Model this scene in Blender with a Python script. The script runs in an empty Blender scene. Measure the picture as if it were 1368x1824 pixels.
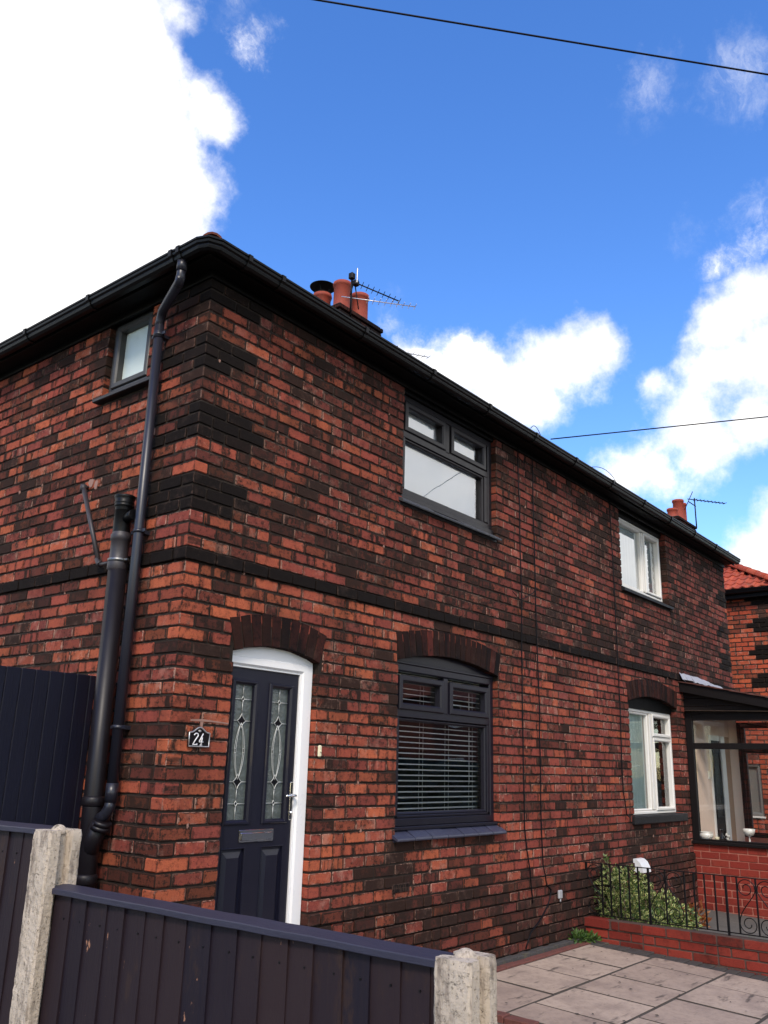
import bpy, bmesh, math, random
from mathutils import Vector, Matrix, noise as mnoise
R_ = math.radians
random.seed(7)
scn = bpy.context.scene
col = scn.collection

# ------------------------------------------------------------------ camera
cam_d = bpy.data.cameras.new('camera'); cam = bpy.data.objects.new('camera', cam_d); col.objects.link(cam)
CAM = Vector((-3.314, -4.300, 1.613))
cr, cu, cf = Vector((0.625, -0.780, 0.027)), Vector((-0.237, -0.157, 0.959)), Vector((0.743, 0.606, 0.283))
YAW, PIT, ROL = R_(50.8163), R_(16.4493), R_(1.6248)
cf = Vector((math.sin(YAW)*math.cos(PIT), math.cos(YAW)*math.cos(PIT), math.sin(PIT)))
rt = Vector((math.cos(YAW), -math.sin(YAW), 0)); up = rt.cross(cf)
cr = rt*math.cos(ROL) + up*math.sin(ROL); cu = -rt*math.sin(ROL) + up*math.cos(ROL)
M = Matrix((cr, cu, -cf)).transposed().to_4x4(); M.translation = CAM
cam.matrix_world = M
cam_d.sensor_fit = 'VERTICAL'; cam_d.sensor_height = 24.0
cam_d.lens = 24.0*1532.96/1824.0
cam_d.clip_start = 0.05; cam_d.clip_end = 3000
scn.camera = cam
scn.render.resolution_x, scn.render.resolution_y = 768, 1024
scn.view_settings.view_transform = 'Standard'; scn.view_settings.look = 'None'
scn.view_settings.gamma = 1.0
scn.view_settings.exposure = 0.50
scn.cycles.use_denoising = True
scn.cycles.max_bounces = 8
scn.cycles.transparent_max_bounces = 12

# ------------------------------------------------------------------ sun
SUN_EL, SUN_DIR = R_(42), Vector((-0.80, -0.60, 0)).normalized()
sun_vec = Vector((SUN_DIR.x*math.cos(SUN_EL), SUN_DIR.y*math.cos(SUN_EL), math.sin(SUN_EL)))
sd = bpy.data.lights.new('sun', 'SUN'); sun = bpy.data.objects.new('sun', sd); col.objects.link(sun)
sd.energy = 2.2; sd.angle = R_(14); sd.color = (1.0, 0.90, 0.79)
sun.rotation_euler = sun_vec.to_track_quat('Z', 'Y').to_euler(); sun.location = (-20, -15, 25)

# ------------------------------------------------------------------ node helpers
class NT:
    def __init__(s, tree): s.t = tree; s.n = tree.nodes; s.l = tree.links
    def add(s, typ, **kw):
        nd = s.n.new(typ)
        for k, v in kw.items():
            if k.startswith('_'): setattr(nd, k[1:], v)
            else: s.put(nd, k, v)
        return nd
    def put(s, nd, key, v):
        key = {'i': 0}.get(key, key)
        if isinstance(key, str) and key[0] == 'i' and key[1:].isdigit(): key = int(key[1:])
        sk = nd.inputs[key]
        if isinstance(v, bpy.types.NodeSocket): s.l.new(v, sk)
        elif isinstance(v, bpy.types.Node): s.l.new(v.outputs[0], sk)
        else: sk.default_value = v
    def math(s, op, a, b=0.0, clamp=False, c=None):
        nd = s.n.new('ShaderNodeMath'); nd.operation = op; nd.use_clamp = clamp
        s.put(nd, 0, a); s.put(nd, 1, b)
        if c is not None: s.put(nd, 2, c)
        return nd.outputs[0]
    def vmath(s, op, a, b=(0, 0, 0), out=0):
        nd = s.n.new('ShaderNodeVectorMath'); nd.operation = op
        s.put(nd, 0, a); s.put(nd, 1, b)
        return nd.outputs[out]
    def mix(s, fac, a, b, mode='MIX'):
        nd = s.n.new('ShaderNodeMix'); nd.data_type = 'RGBA'; nd.blend_type = mode
        s.put(nd, 0, fac); s.put(nd, 6, a); s.put(nd, 7, b)
        return nd.outputs[2]
    def noise(s, vec, scale, detail=4, rough=0.55, dist=0.0, out=0, dim='3D'):
        nd = s.n.new('ShaderNodeTexNoise'); nd.noise_dimensions = dim
        if vec is not None and dim != '1D': s.put(nd, 'Vector', vec)
        if dim == '1D': s.put(nd, 'W', vec)
        s.put(nd, 'Scale', scale); s.put(nd, 'Detail', detail); s.put(nd, 'Roughness', rough); s.put(nd, 'Distortion', dist)
        return nd.outputs[out]
    def ramp(s, v, a, b, smooth=True):
        nd = s.n.new('ShaderNodeMapRange'); nd.interpolation_type = 'SMOOTHSTEP' if smooth else 'LINEAR'
        s.put(nd, 0, v); s.put(nd, 1, a); s.put(nd, 2, b)
        return nd.outputs[0]

def C3(r, g, b): return (r, g, b, 1.0)

# ------------------------------------------------------------------ world: sky texture with clouds by direction
w = bpy.data.worlds.new('World'); scn.world = w; w.use_nodes = True
n = NT(w.node_tree); w.node_tree.nodes.clear()
sky = n.n.new('ShaderNodeTexSky'); sky.sky_type = 'NISHITA'; sky.sun_disc = False
sky.sun_elevation = SUN_EL; sky.sun_rotation = math.atan2(SUN_DIR.x, SUN_DIR.y)
sky.altitude = 50; sky.air_density = 1.0; sky.dust_density = 0.6; sky.ozone_density = 2.0
tc = n.n.new('ShaderNodeTexCoord')
D = n.vmath('NORMALIZE', tc.outputs['Generated'])
wn = n.noise(D, 5.0, 7, 0.62, 0.0, out=1)
Dw = n.vmath('ADD', D, n.vmath('SCALE', n.vmath('SUBTRACT', wn, (0.5, 0.5, 0.5)), (0, 0, 0)))
n.l.links if False else None
Dw.node.inputs[1].links[0].from_node.inputs['Scale'].default_value = 0.10
Dw = n.vmath('NORMALIZE', Dw)
def sdmax(blobs):
    cur = None
    for d, r in blobs:
        dt = n.math('MINIMUM', n.vmath('DOT_PRODUCT', Dw, d, out=1), 1.0)
        ang = n.math('ARCCOSINE', dt)
        v = n.math('SUBTRACT', r, ang)
        cur = v if cur is None else n.math('SMOOTH_MAX', cur, v, c=0.02)
    return cur
BLOBS = [((-0.0249, 0.9102, 0.4135), 0.604), ((0.4501, 0.6224, 0.6403), 0.0300), ((0.4677, 0.6602, 0.5877), 0.0340), ((0.3876, 0.6012, 0.6988), 0.0262),
 ((0.8149, 0.358, 0.4559), 0.0295), ((0.8037, 0.4007, 0.4398), 0.0446), ((0.7954, 0.443, 0.4136), 0.0457), ((0.7713, 0.4801, 0.4179), 0.0365), ((0.7385, 0.512, 0.4386), 0.0341), ((0.7035, 0.5385, 0.4638), 0.0167),
 ((0.8575, 0.2289, 0.4607), 0.0425), ((0.8578, 0.1949, 0.4757), 0.0365), ((0.8726, 0.2488, 0.4204), 0.0405), ((0.8878, 0.2025, 0.4133), 0.0494), ((0.8821, 0.2856, 0.3745), 0.0355), ((0.8986, 0.2381, 0.3687), 0.0325),
 ((0.8848, 0.327, 0.332), 0.0341), ((0.8738, 0.3686, 0.3172), 0.0309), ((0.8938, 0.2794, 0.3508), 0.0288), ((0.8545, 0.3193, 0.4097), 0.0163), ((0.9431, 0.2422, 0.2278), 0.0445), ((0.937, 0.2749, 0.2153), 0.0320), ((0.9459, 0.2122, 0.2456), 0.0466),
 ((0.756, 0.497, 0.428), 0.030), ((0.722, 0.527, 0.449), 0.018), ((0.77, -0.54, 0.34), 0.36), ((-0.65, -0.62, 0.44), 0.42), ((0.15, -0.9, 0.4), 0.30), ((-0.1, -0.55, 0.82), 0.30), ((-0.75, 0.0, 0.65), 0.22)]  # also unseen out-of-frame clouds, added to whiten ambient light and window reflections
THIN = [((0.4555, 0.5566, 0.6948), 0.016, .9), ((0.4548, 0.5446, 0.7047), 0.014, .7), ((0.7077, 0.2528, 0.6597), 0.030, .30), ((0.7448, 0.167, 0.6461), 0.040, .30), ((0.8142, 0.1798, 0.552), 0.020, .4), ((0.8263, 0.2198, 0.5186), 0.022, .8),
 ((0.8332, 0.1882, 0.5199), 0.024, .85), ((0.7031, 0.5342, 0.4693), 0.027, .75), ((0.6778, 0.5475, 0.4908), 0.022, .45), ((0.4267, 0.5485, 0.7191), 0.026, .3), ((0.7969, 0.2478, 0.5509), 0.016, .25)]
fn = n.noise(D, 13.0, 10, 0.66)
fo = n.math('MULTIPLY', n.math('SUBTRACT', fn, 0.5), 0.085)
dens = n.math('ADD', sdmax(BLOBS), fo)
alpha = n.ramp(dens, -0.012, 0.030)
fn2 = n.noise(D, 17.0, 9, 0.72)
tcur = None
for d, r, a in THIN:
    dt = n.math('MINIMUM', n.vmath('DOT_PRODUCT', Dw, d, out=1), 1.0)
    v = n.math('SUBTRACT', r, n.math('ARCCOSINE', dt))
    v = n.math('ADD', v, n.math('MULTIPLY', n.math('SUBTRACT', fn2, 0.52), 0.10))
    v = n.math('MULTIPLY', n.ramp(v, -0.012, 0.035), a)
    tcur = v if tcur is None else n.math('MAXIMUM', tcur, v)
wsp = n.noise(n.vmath('MULTIPLY', Dw, (14, 30, 22)), 1.6, 9, 0.7, 0.6)
tcur = n.math('MULTIPLY', tcur, n.math('MULTIPLY_ADD', n.ramp(wsp, 0.36, 0.66), 0.8, c=0.2))
alpha = n.math('MAXIMUM', alpha, tcur)
skyc = n.add('ShaderNodeHueSaturation', Hue=0.512, Saturation=1.30, Value=2.2, Color=sky.outputs[0])
cbr = n.noise(D, 6.0, 6, 0.6)
cloud = n.mix(n.ramp(cbr, 0.40, 0.62), C3(8.8, 8.8, 9.0), C3(11.2, 10.9, 10.5))
wc = n.mix(alpha, skyc.outputs[0], cloud)
bg = n.add('ShaderNodeBackground', Color=wc, Strength=0.10)
wo = n.n.new('ShaderNodeOutputWorld'); n.l.new(bg.outputs[0], wo.inputs[0])

# ------------------------------------------------------------------ materials
MATS = {}
def newmat(name):
    m = bpy.data.materials.new(name); m.use_nodes = True; m.node_tree.nodes.clear()
    t = NT(m.node_tree); out = t.n.new('ShaderNodeOutputMaterial'); MATS[name] = m
    return m, t, out
def paint(name, c, rough=0.4, var=0.15, scale=8.0, bump=0.0, bscale=60.0, metal=0.0, spec=0.5, c2=None, c2amt=0.0, c2scale=6.0, coat=0.0, stretch=None):
    m, t, out = newmat(name)
    co = t.n.new('ShaderNodeTexCoord').outputs['Object']
    if stretch: co = t.vmath('MULTIPLY', co, stretch)
    nz = t.noise(co, scale, 6, 0.6)
    f = t.math('MULTIPLY_ADD', nz, 2*var, c=1-var)
    colr = t.mix(1.0, C3(*c), t.add('ShaderNodeCombineXYZ', i0=f, i1=f, i2=f).outputs[0], 'MULTIPLY')
    if c2: colr = t.mix(t.math('MULTIPLY', t.ramp(t.noise(co, c2scale, 8, 0.7), 0.55, 0.68), c2amt), colr, C3(*c2))
    b = t.add('ShaderNodeBsdfPrincipled', **{'Base Color': colr, 'Metallic': metal, 'Specular IOR Level': spec, 'Coat Weight': coat})
    t.put(b, 'Roughness', t.math('MULTIPLY_ADD', t.noise(co, scale*2.3, 4, 0.6), 0.22, c=rough-0.11))
    if bump:
        bp = t.add('ShaderNodeBump', Height=t.noise(co, bscale, 6, 0.65), Strength=bump, Distance=0.01)
        t.put(b, 'Normal', bp.outputs[0])
    t.l.new(b.outputs[0], out.inputs[0])
    return m

def fence_mat():
    m, t, out = newmat('fence_paint')
    co = t.n.new('ShaderNodeTexCoord').outputs['Object']
    at = t.n.new('ShaderNodeAttribute'); at.attribute_name = 'rnd'
    sp = t.add('ShaderNodeSeparateXYZ', i0=at.outputs['Color'])
    base = t.mix(sp.outputs[1], C3(.0055, .0055, .0135), C3(.0250, .0145, .0165))
    gr = t.noise(t.vmath('MULTIPLY', co, (30, 30, 1.4)), 2.0, 6, 0.6)
    base = t.mix(t.math('MULTIPLY', gr, .55), base, C3(.024, .0145, .0155))
    wear = t.ramp(t.noise(t.vmath('MULTIPLY', co, (4, 4, 1.6)), 1.7, 9, 0.75), 0.56, 0.68)
    base = t.mix(t.math('MULTIPLY', wear, .55), base, C3(.045, .024, .015))
    chip = t.ramp(t.noise(t.vmath('MULTIPLY', co, (3, 3, 1.5)), 5.0, 8, 0.7), 0.655, 0.672)
    base = t.mix(chip, base, C3(.30, .15, .09))
    b = t.add('ShaderNodeBsdfPrincipled', **{'Base Color': base, 'Roughness': 0.55, 'Specular IOR Level': 0.2})
    bp = t.add('ShaderNodeBump', Height=t.math('ADD', gr, chip), Strength=0.35, Distance=0.006)
    t.put(b, 'Normal', bp.outputs[0]); t.l.new(b.outputs[0], out.inputs[0])
def brick_mat(name, reds, dark, palec=(.46, .27, .205), pale=0.75, bump=0.8, soot=0.72, bands=1.0):
    """reds: list of 3 colours plum..orange; attribute rnd = (darkness, hue, seed); uv = place inside the brick"""
    m, t, out = newmat(name)
    at = t.n.new('ShaderNodeAttribute'); at.attribute_name = 'rnd'
    sp = t.add('ShaderNodeSeparateXYZ', i0=at.outputs['Color'])
    dk, hue, seed = sp.outputs[0], sp.outputs[1], sp.outputs[2]
    uv = t.n.new('ShaderNodeUVMap').outputs[0]
    su = t.add('ShaderNodeSeparateXYZ', i0=uv)
    s, q = su.outputs[0], su.outputs[1]
    co = t.n.new('ShaderNodeTexCoord').outputs['Object']
    cr_ = t.n.new('ShaderNodeValToRGB'); e = cr_.color_ramp.elements
    e[0].position = 0.0; e[0].color = C3(*reds[0]); e[1].position = 1.0; e[1].color = C3(*reds[2])
    em = cr_.color_ramp.elements.new(0.5); em.color = C3(*reds[1])
    fine = t.noise(co, 45.0, 6, 0.7)
    t.put(cr_, 0, t.math('ADD', hue, t.math('MULTIPLY', t.math('SUBTRACT', fine, 0.5), 0.9)))
    # kiss marks: upright bands across a brick
    bx = t.math('ADD', t.math('MULTIPLY', s, 0.9), t.math('MULTIPLY', seed, 97.0))
    bx = t.math('ADD', bx, t.math('MULTIPLY', t.noise(co, 22.0, 3, 0.6), 0.12))
    band = t.ramp(t.noise(bx, 2.9, 2, 0.5, dim='1D'), 0.50, 0.72)
    hasb = t.ramp(t.math('FRACT', t.math('MULTIPLY', seed, 7.31)), 0.55, 0.75)
    band = t.math('MULTIPLY', band, t.math('MULTIPLY', hasb, bands))
    blot = t.ramp(t.math('ADD', t.noise(co, 17.0, 8, 0.75), t.math('MULTIPLY', t.math('SUBTRACT', t.noise(co, 1.3, 3, 0.6), 0.5), 0.28)), 0.50, 0.70)
    d1 = t.math('ADD', dk, t.math('MULTIPLY', band, 0.66))
    d1 = t.math('ADD', d1, t.math('MULTIPLY', blot, soot))
    exd = t.math('MULTIPLY', t.math('ABSOLUTE', t.math('SUBTRACT', s, 0.5)), 2.0); eyd = t.math('MULTIPLY', t.math('ABSOLUTE', t.math('SUBTRACT', q, 0.5)), 2.0)
    rimd = t.math('MAXIMUM', t.ramp(exd, 0.80, 1.0), t.ramp(eyd, 0.60, 1.0))
    grime = t.ramp(t.math('ADD', t.noise(co, 26.0, 5, 0.7), t.math('MULTIPLY', rimd, 0.26)), 0.56, 0.78)
    d1 = t.math('ADD', d1, t.math('MULTIPLY', grime, 0.55*bands+.1))
    big = t.ramp(t.math('ADD', t.noise(co, 1.1, 5, 0.6), t.math('MULTIPLY', t.noise(t.vmath('MULTIPLY', co, (7, 7, .6)), 1.0, 4, 0.6), 0.30)), 0.60, 0.82)
    d1 = t.math('ADD', d1, t.math('MULTIPLY', t.math('MULTIPLY', big, t.math('ADD', 0.25, fine)), 0.62))
    d1 = t.math('MINIMUM', d1, 0.97)
    colr = t.mix(d1, cr_.outputs[0], C3(*dark))
    colr = t.mix(t.ramp(dk, .90, .94), colr, t.mix(fine, C3(.0045, .0034, .0032), C3(.016, .0115, .010)))
    # pale worn arrises and lime bloom
    ex = t.math('MULTIPLY', t.math('ABSOLUTE', t.math('SUBTRACT', s, 0.5)), 2.0)
    ey = t.math('MULTIPLY', t.math('ABSOLUTE', t.math('SUBTRACT', q, 0.5)), 2.0)
    rim = t.math('MAXIMUM', t.ramp(ex, 0.84, 1.0), t.ramp(ey, 0.70, 1.05))
    pn = t.ramp(t.math('ADD', t.noise(co, 30.0, 5, 0.7), t.math('MULTIPLY', rim, 0.22)), 0.60, 0.76)
    hasp = t.math('MULTIPLY', t.ramp(t.math('FRACT', t.math('MULTIPLY', seed, 13.7)), 0.35, 0.85), t.math('SUBTRACT', 1.0, t.math('MULTIPLY', dk, .9)))
    colr = t.mix(t.math('MULTIPLY', t.math('MULTIPLY', pn, hasp), pale), colr, C3(*palec))
    wash = t.ramp(t.noise(co, 9.0, 6, 0.7), 0.50, 0.70)
    colr = t.mix(t.math('MULTIPLY', t.math('MULTIPLY', wash, hasp), pale*.55), colr, C3(*palec))
    # pits
    pit = t.ramp(t.noise(co, 190.0, 4, 0.65), 0.56, 0.66)
    colr = t.mix(t.math('MULTIPLY', pit, 0.65), colr, C3(0.02, 0.014, 0.012))
    b = t.add('ShaderNodeBsdfPrincipled', **{'Base Color': colr, 'Roughness': 0.9, 'Specular IOR Level': 0.10})
    hgt = t.math('SUBTRACT', t.math('ADD', t.math('MULTIPLY', fine, 0.8), t.math('MULTIPLY', blot, 0.4)), t.math('MULTIPLY', pit, 0.9))
    bp = t.add('ShaderNodeBump', Height=hgt, Strength=bump, Distance=0.004)
    t.put(b, 'Normal', bp.outputs[0]); t.l.new(b.outputs[0], out.inputs[0])
    return m

brick_mat('old_brick', [(.200, .050, .041), (.295, .066, .046), (.45, .115, .054)], (.022, .0150, .012))
brick_mat('bright_brick', [(.30, .050, .032), (.42, .075, .038), (.50, .11, .05)], (.045, .028, .022), soot=0.35)
brick_mat('painted_brick', [(.185, .027, .020), (.225, .032, .023), (.265, .042, .028)], (.07, .018, .014), pale=0.10, bump=0.5, soot=0.38, bands=0.0)
brick_mat('arch_brick', [(.024, .010, .008), (.036, .014, .010), (.11, .026, .020)], (.008, .006, .006), pale=0.1, soot=0.6)
paint('mortar', (.030, .023, .019), 0.95, 0.5, 9.0, 0.7, 90, spec=0.1, c2=(.10, .078, .062), c2amt=0.7, c2scale=3.0)
paint('mortar_pink', (.34, .125, .09), 0.95, 0.3, 14.0, 0.4, 90, spec=0.2)
paint('mortar_grey', (.085, .055, .045), 0.95, 0.35, 14.0, 0.6, 90, spec=0.2)
paint('cream_render', (.70, .54, .43), 0.8, 0.08, 3.0, 0.15, 40)
paint('tan_paint', (.36, .22, .13), 0.7, 0.08, 3.0)
paint('blue_grey_door', (.0075, .0075, .0165), 0.34, 0.15, 12.0, 0.12, 120, coat=0.15, stretch=(1, 1, .2), spec=0.3)
paint('frame_grey', (.0100, .0092, .0155), 0.34, 0.15, 5.0, 0.03, 60, spec=0.3)
paint('frame_side', (.040, .038, .036), 0.45, 0.15, 5.0, 0.03, 60)
paint('frame_upper', (.0125, .0108, .0128), 0.36, 0.15, 5.0, 0.03, 60, spec=0.3)
paint('white_upvc', (.80, .79, .78), 0.30, 0.04, 3.0)
paint('aged_upvc', (.66, .64, .60), 0.42, 0.10, 6.0)
paint('black_gutter', (.0030, .0028, .0030), 0.42, 0.2, 4.0, spec=0.22)
paint('black_board', (.003, .003, .003), 0.6, 0.3, 4.0, spec=0.15)
paint('soffit_black', (.004, .004, .004), 0.8, 0.3, 4.0, spec=0.15)
paint('soil_pipe_black', (.0085, .0068, .0088), 0.42, 0.2, 4.0, spec=0.3)
paint('collar_grey', (.028, .023, .026), 0.5, 0.15, 4.0)
paint('downpipe_navy', (.0145, .0145, .022), 0.36, 0.2, 3.0)
paint('sill_tile', (.034, .036, .062), 0.42, 0.3, 16.0, 0.25, 60, c2=(.15, .15, .18), c2amt=0.3, c2scale=24)
paint('sill_stone', (.010, .0095, .0105), 0.6, 0.3, 16.0, 0.3, 60, spec=0.25)
fence_mat()
paint('sill_slate', (.040, .040, .044), 0.5, 0.4, 16.0, 0.3, 60, c2=(.12, .12, .12), c2amt=0.5, c2scale=18)
paint('fence_cap', (.028, .027, .045), 0.45, 0.25, 9.0, 0.2, 60, stretch=(1, .25, 1), spec=0.35)
paint('gate_paint', (.0055, .0060, .0150), 0.55, 0.3, 5.0, 0.3, 28, stretch=(5, 5, .5), spec=0.2)
paint('iron', (.004, .0036, .004), 0.5, 0.3, 20.0, 0.3, 90, spec=0.2)
paint('lead_came', (.46, .47, .45), 0.4, 0.1, 20.0, metal=0.4)
paint('chrome', (.75, .74, .73), 0.12, 0.03, 20.0, metal=1.0)
paint('pewter', (.45, .43, .42), 0.35, 0.15, 60.0, metal=0.8)
paint('black_plastic', (.010, .010, .011), 0.35, 0.1, 10.0)
paint('black_gloss', (.008, .008, .010), 0.15, 0.1, 10.0)
paint('cable_black', (.004, .0035, .005), 0.5, 0.1, 10.0, spec=0.15)
paint('terracotta', (.26, .040, .019), 0.75, 0.25, 9.0, 0.2, 40, c2=(.10, .035, .022), c2amt=0.6, c2scale=5)
paint('alu', (.60, .60, .62), 0.35, 0.1, 10.0, metal=0.8)
paint('blind_white', (.90, .91, .93), 0.6, 0.03, 2.0)
paint('slat_white', (.90, .90, .85), 0.45, 0.03, 2.0)
paint('voile', (.74, .80, .77), 0.8, 0.05, 2.0, stretch=(9, 9, .3))
paint('green_curtain', (.62, .72, .64), 0.85, 0.22, 3.0, stretch=(9, 9, .2))
paint('frosted', (.60, .68, .64), 0.35, 0.04, 3.0, 0.25, 160)
paint('porch_timber', (.0060, .0040, .0040), 0.6, 0.25, 6.0, 0.2, 40, stretch=(1, 1, 3), spec=0.2)
paint('porch_felt', (.10, .035, .026), 0.9, 0.35, 14.0, 0.5, 60, c2=(.04, .03, .026), c2amt=0.7, c2scale=9)
paint('lead_flashing', (.30, .30, .33), 0.5, 0.25, 14.0, 0.5, 30)
paint('concrete_dark', (.085, .078, .068), 0.9, 0.35, 5.0, 0.5, 60, c2=(.17, .15, .13), c2amt=0.6, c2scale=3)
paint('blue_brick_paver', (.050, .045, .043), 0.85, 0.4, 12.0, 0.6, 60, c2=(.10, .09, .05), c2amt=0.6, c2scale=9)
paint('red_edging', (.13, .042, .032), 0.85, 0.4, 12.0, 0.6, 60, c2=(.05, .045, .03), c2amt=0.7, c2scale=9)
paint('joint_dirt', (.055, .044, .034), 0.95, 0.5, 12.0, 0.8, 40)
paint('earth', (.055, .042, .030), 0.95, 0.5, 12.0, 0.8, 40, c2=(.09, .08, .06), c2amt=0.7, c2scale=8)
paint('asphalt', (.05, .05, .052), 0.9, 0.25, 30.0, 0.4, 90)
paint('ceramic', (.62, .60, .54), 0.2, 0.04, 10.0, c2=(.20, .13, .08), c2amt=0.7, c2scale=30)
paint('ivory', (.68, .62, .42), 0.4, 0.06, 10.0)
paint('dark_room', (.016, .014, .013), 0.9, 0.3, 2.0)
paint('sign_white', (.72, .70, .72), 0.3, 0.05, 30)
paint('plastic_grey', (.33, .33, .34), 0.5, 0.15, 20)
paint('plastic_white', (.66, .66, .66), 0.4, 0.08, 10)
paint('wood_pole', (.10, .07, .05), 0.9, 0.3, 6.0, 0.5, 40, stretch=(4, 4, .3))
paint('grey_pane', (.15, .15, .14), 0.4, 0.1, 5)
paint('steel_bright', (.20, .20, .20), 0.4, 0.1, 30, metal=0.9)

def leaf_mat(name, c1, c2, edge=None):
    m, t, out = newmat(name)
    at = t.n.new('ShaderNodeAttribute'); at.attribute_name = 'rnd'
    sp = t.add('ShaderNodeSeparateXYZ', i0=at.outputs['Color'])
    colr = t.mix(sp.outputs[0], C3(*c1), C3(*c2))
    uv = t.n.new('ShaderNodeUVMap').outputs[0]
    if edge:
        su = t.add('ShaderNodeSeparateXYZ', i0=uv)
        ex = t.math('MULTIPLY', t.math('ABSOLUTE', t.math('SUBTRACT', su.outputs[0], 0.5)), 2.0)
        co = t.n.new('ShaderNodeTexCoord').outputs['Object']
        f = t.ramp(t.math('ADD', ex, t.math('MULTIPLY', t.math('SUBTRACT', t.noise(co, 60, 3, .6), .5), .5)), 0.30, 0.48)
        colr = t.mix(t.math('MULTIPLY', f, t.ramp(sp.outputs[1], .15, .6)), colr, C3(*edge))
    d = t.add('ShaderNodeBsdfPrincipled', **{'Base Color': colr, 'Roughness': 0.45, 'Specular IOR Level': 0.4})
    tr = t.add('ShaderNodeBsdfTranslucent', Color=colr)
    mx = t.add('ShaderNodeMixShader', i0=0.25, i1=d.outputs[0], i2=tr.outputs[0])
    t.l.new(mx.outputs[0], out.inputs[0])
    return m
leaf_mat('euonymus_leaf', (.028, .065, .015), (.080, .135, .028), (.48, .48, .18))
leaf_mat('hedge_leaf', (.010, .018, .008), (.020, .032, .012))
leaf_mat('green_leaf', (.030, .075, .014), (.10, .17, .035))
leaf_mat('rust_leaf', (.16, .045, .015), (.34, .12, .03))

def glass_mat(name, tint=(1, 1, 1), refl=1.7, rough=0.0, base=0.02):
    m, t, out = newmat(name)
    fr = t.add('ShaderNodeFresnel', IOR=1.5)
    f = t.math('ADD', t.math('MULTIPLY', fr.outputs[0], refl), base, clamp=True)
    nb = t.add('ShaderNodeBump', Height=t.noise(t.n.new('ShaderNodeTexCoord').outputs['Object'], 1.6, 2, .5), Strength=0.04, Distance=0.05)
    g = t.add('ShaderNodeBsdfGlossy', Roughness=rough, Normal=nb.outputs[0])
    tr = t.add('ShaderNodeBsdfTransparent', Color=C3(*tint))
    mx = t.add('ShaderNodeMixShader', i0=f, i1=tr.outputs[0], i2=g.outputs[0])
    t.l.new(mx.outputs[0], out.inputs[0])
    return m
glass_mat('clear_glass', refl=2.1)
glass_mat('sky_glass', refl=3.6, base=.05)
m, t, out = newmat('door_glass')
co = t.n.new('ShaderNodeTexCoord').outputs['Object']
bp = t.add('ShaderNodeBump', Height=t.noise(co, 28, 5, .6, 1.2), Strength=0.5, Distance=0.01)
b = t.add('ShaderNodeBsdfPrincipled', **{'Base Color': t.mix(t.noise(co, 20, 5, .7), C3(.035, .042, .040), C3(.12, .14, .13)), 'Roughness': 0.16, 'Specular IOR Level': 0.9, 'Normal': bp.outputs[0]})
t.l.new(b.outputs[0], out.inputs[0])

def slab_mat():
    m, t, out = newmat('paving_slab')
    at = t.n.new('ShaderNodeAttribute'); at.attribute_name = 'rnd'
    sp = t.add('ShaderNodeSeparateXYZ', i0=at.outputs['Color'])
    co = t.n.new('ShaderNodeTexCoord').outputs['Object']
    base = t.mix(sp.outputs[1], C3(.320, .240, .190), C3(.420, .325, .255))
    nz = t.noise(co, 3.0, 8, 0.65)
    base = t.mix(t.math('MULTIPLY', t.ramp(nz, 0.42, 0.70), 0.55), base, C3(.190, .140, .118))
    base = t.mix(t.math('MULTIPLY', t.ramp(t.noise(co, 22, 8, .75), .45, .68), .40), base, C3(.15, .11, .09))
    sv = t.vmath('MULTIPLY', co, (2.2, 9.0, 1.0))
    st = t.ramp(t.noise(sv, 1.0, 4, 0.6), 0.585, 0.72)
    base = t.mix(t.math('MULTIPLY', st, 0.85), base, C3(.05, .04, .035))
    sp2 = t.ramp(t.noise(co, 95, 3, .6), .66, .74)
    base = t.mix(t.math('MULTIPLY', sp2, .55), base, C3(.05, .04, .035))
    b = t.add('ShaderNodeBsdfPrincipled', **{'Base Color': base, 'Roughness': 0.85, 'Specular IOR Level': 0.3})
    bp = t.add('ShaderNodeBump', Height=t.noise(co, 70, 6, .7), Strength=0.35, Distance=0.005)
    t.put(b, 'Normal', bp.outputs[0]); t.l.new(b.outputs[0], out.inputs[0])
slab_mat()
def tile_mat(name, a, b_, moss):
    m, t, out = newmat(name)
    at = t.n.new('ShaderNodeAttribute'); at.attribute_name = 'rnd'
    sp = t.add('ShaderNodeSeparateXYZ', i0=at.outputs['Color'])
    co = t.n.new('ShaderNodeTexCoord').outputs['Object']
    base = t.mix(sp.outputs[1], C3(*a), C3(*b_))
    base = t.mix(t.math('MULTIPLY', t.ramp(t.noise(co, 7, 8, .7), .52, .66), moss), base, C3(.10, .07, .045))
    base = t.mix(t.math('MULTIPLY', t.ramp(t.noise(co, 30, 5, .7), .62, .70), .6), base, C3(.35, .30, .22))
    b = t.add('ShaderNodeBsdfPrincipled', **{'Base Color': base, 'Roughness': 0.8, 'Specular IOR Level': 0.3})
    bp = t.add('ShaderNodeBump', Height=t.noise(co, 60, 6, .7), Strength=0.4, Distance=0.005)
    t.put(b, 'Normal', bp.outputs[0]); t.l.new(b.outputs[0], out.inputs[0])
tile_mat('red_tile', (.27, .040, .022), (.42, .082, .038), .6)
tile_mat('dark_tile', (.10, .030, .022), (.18, .05, .03), .6)
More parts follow.
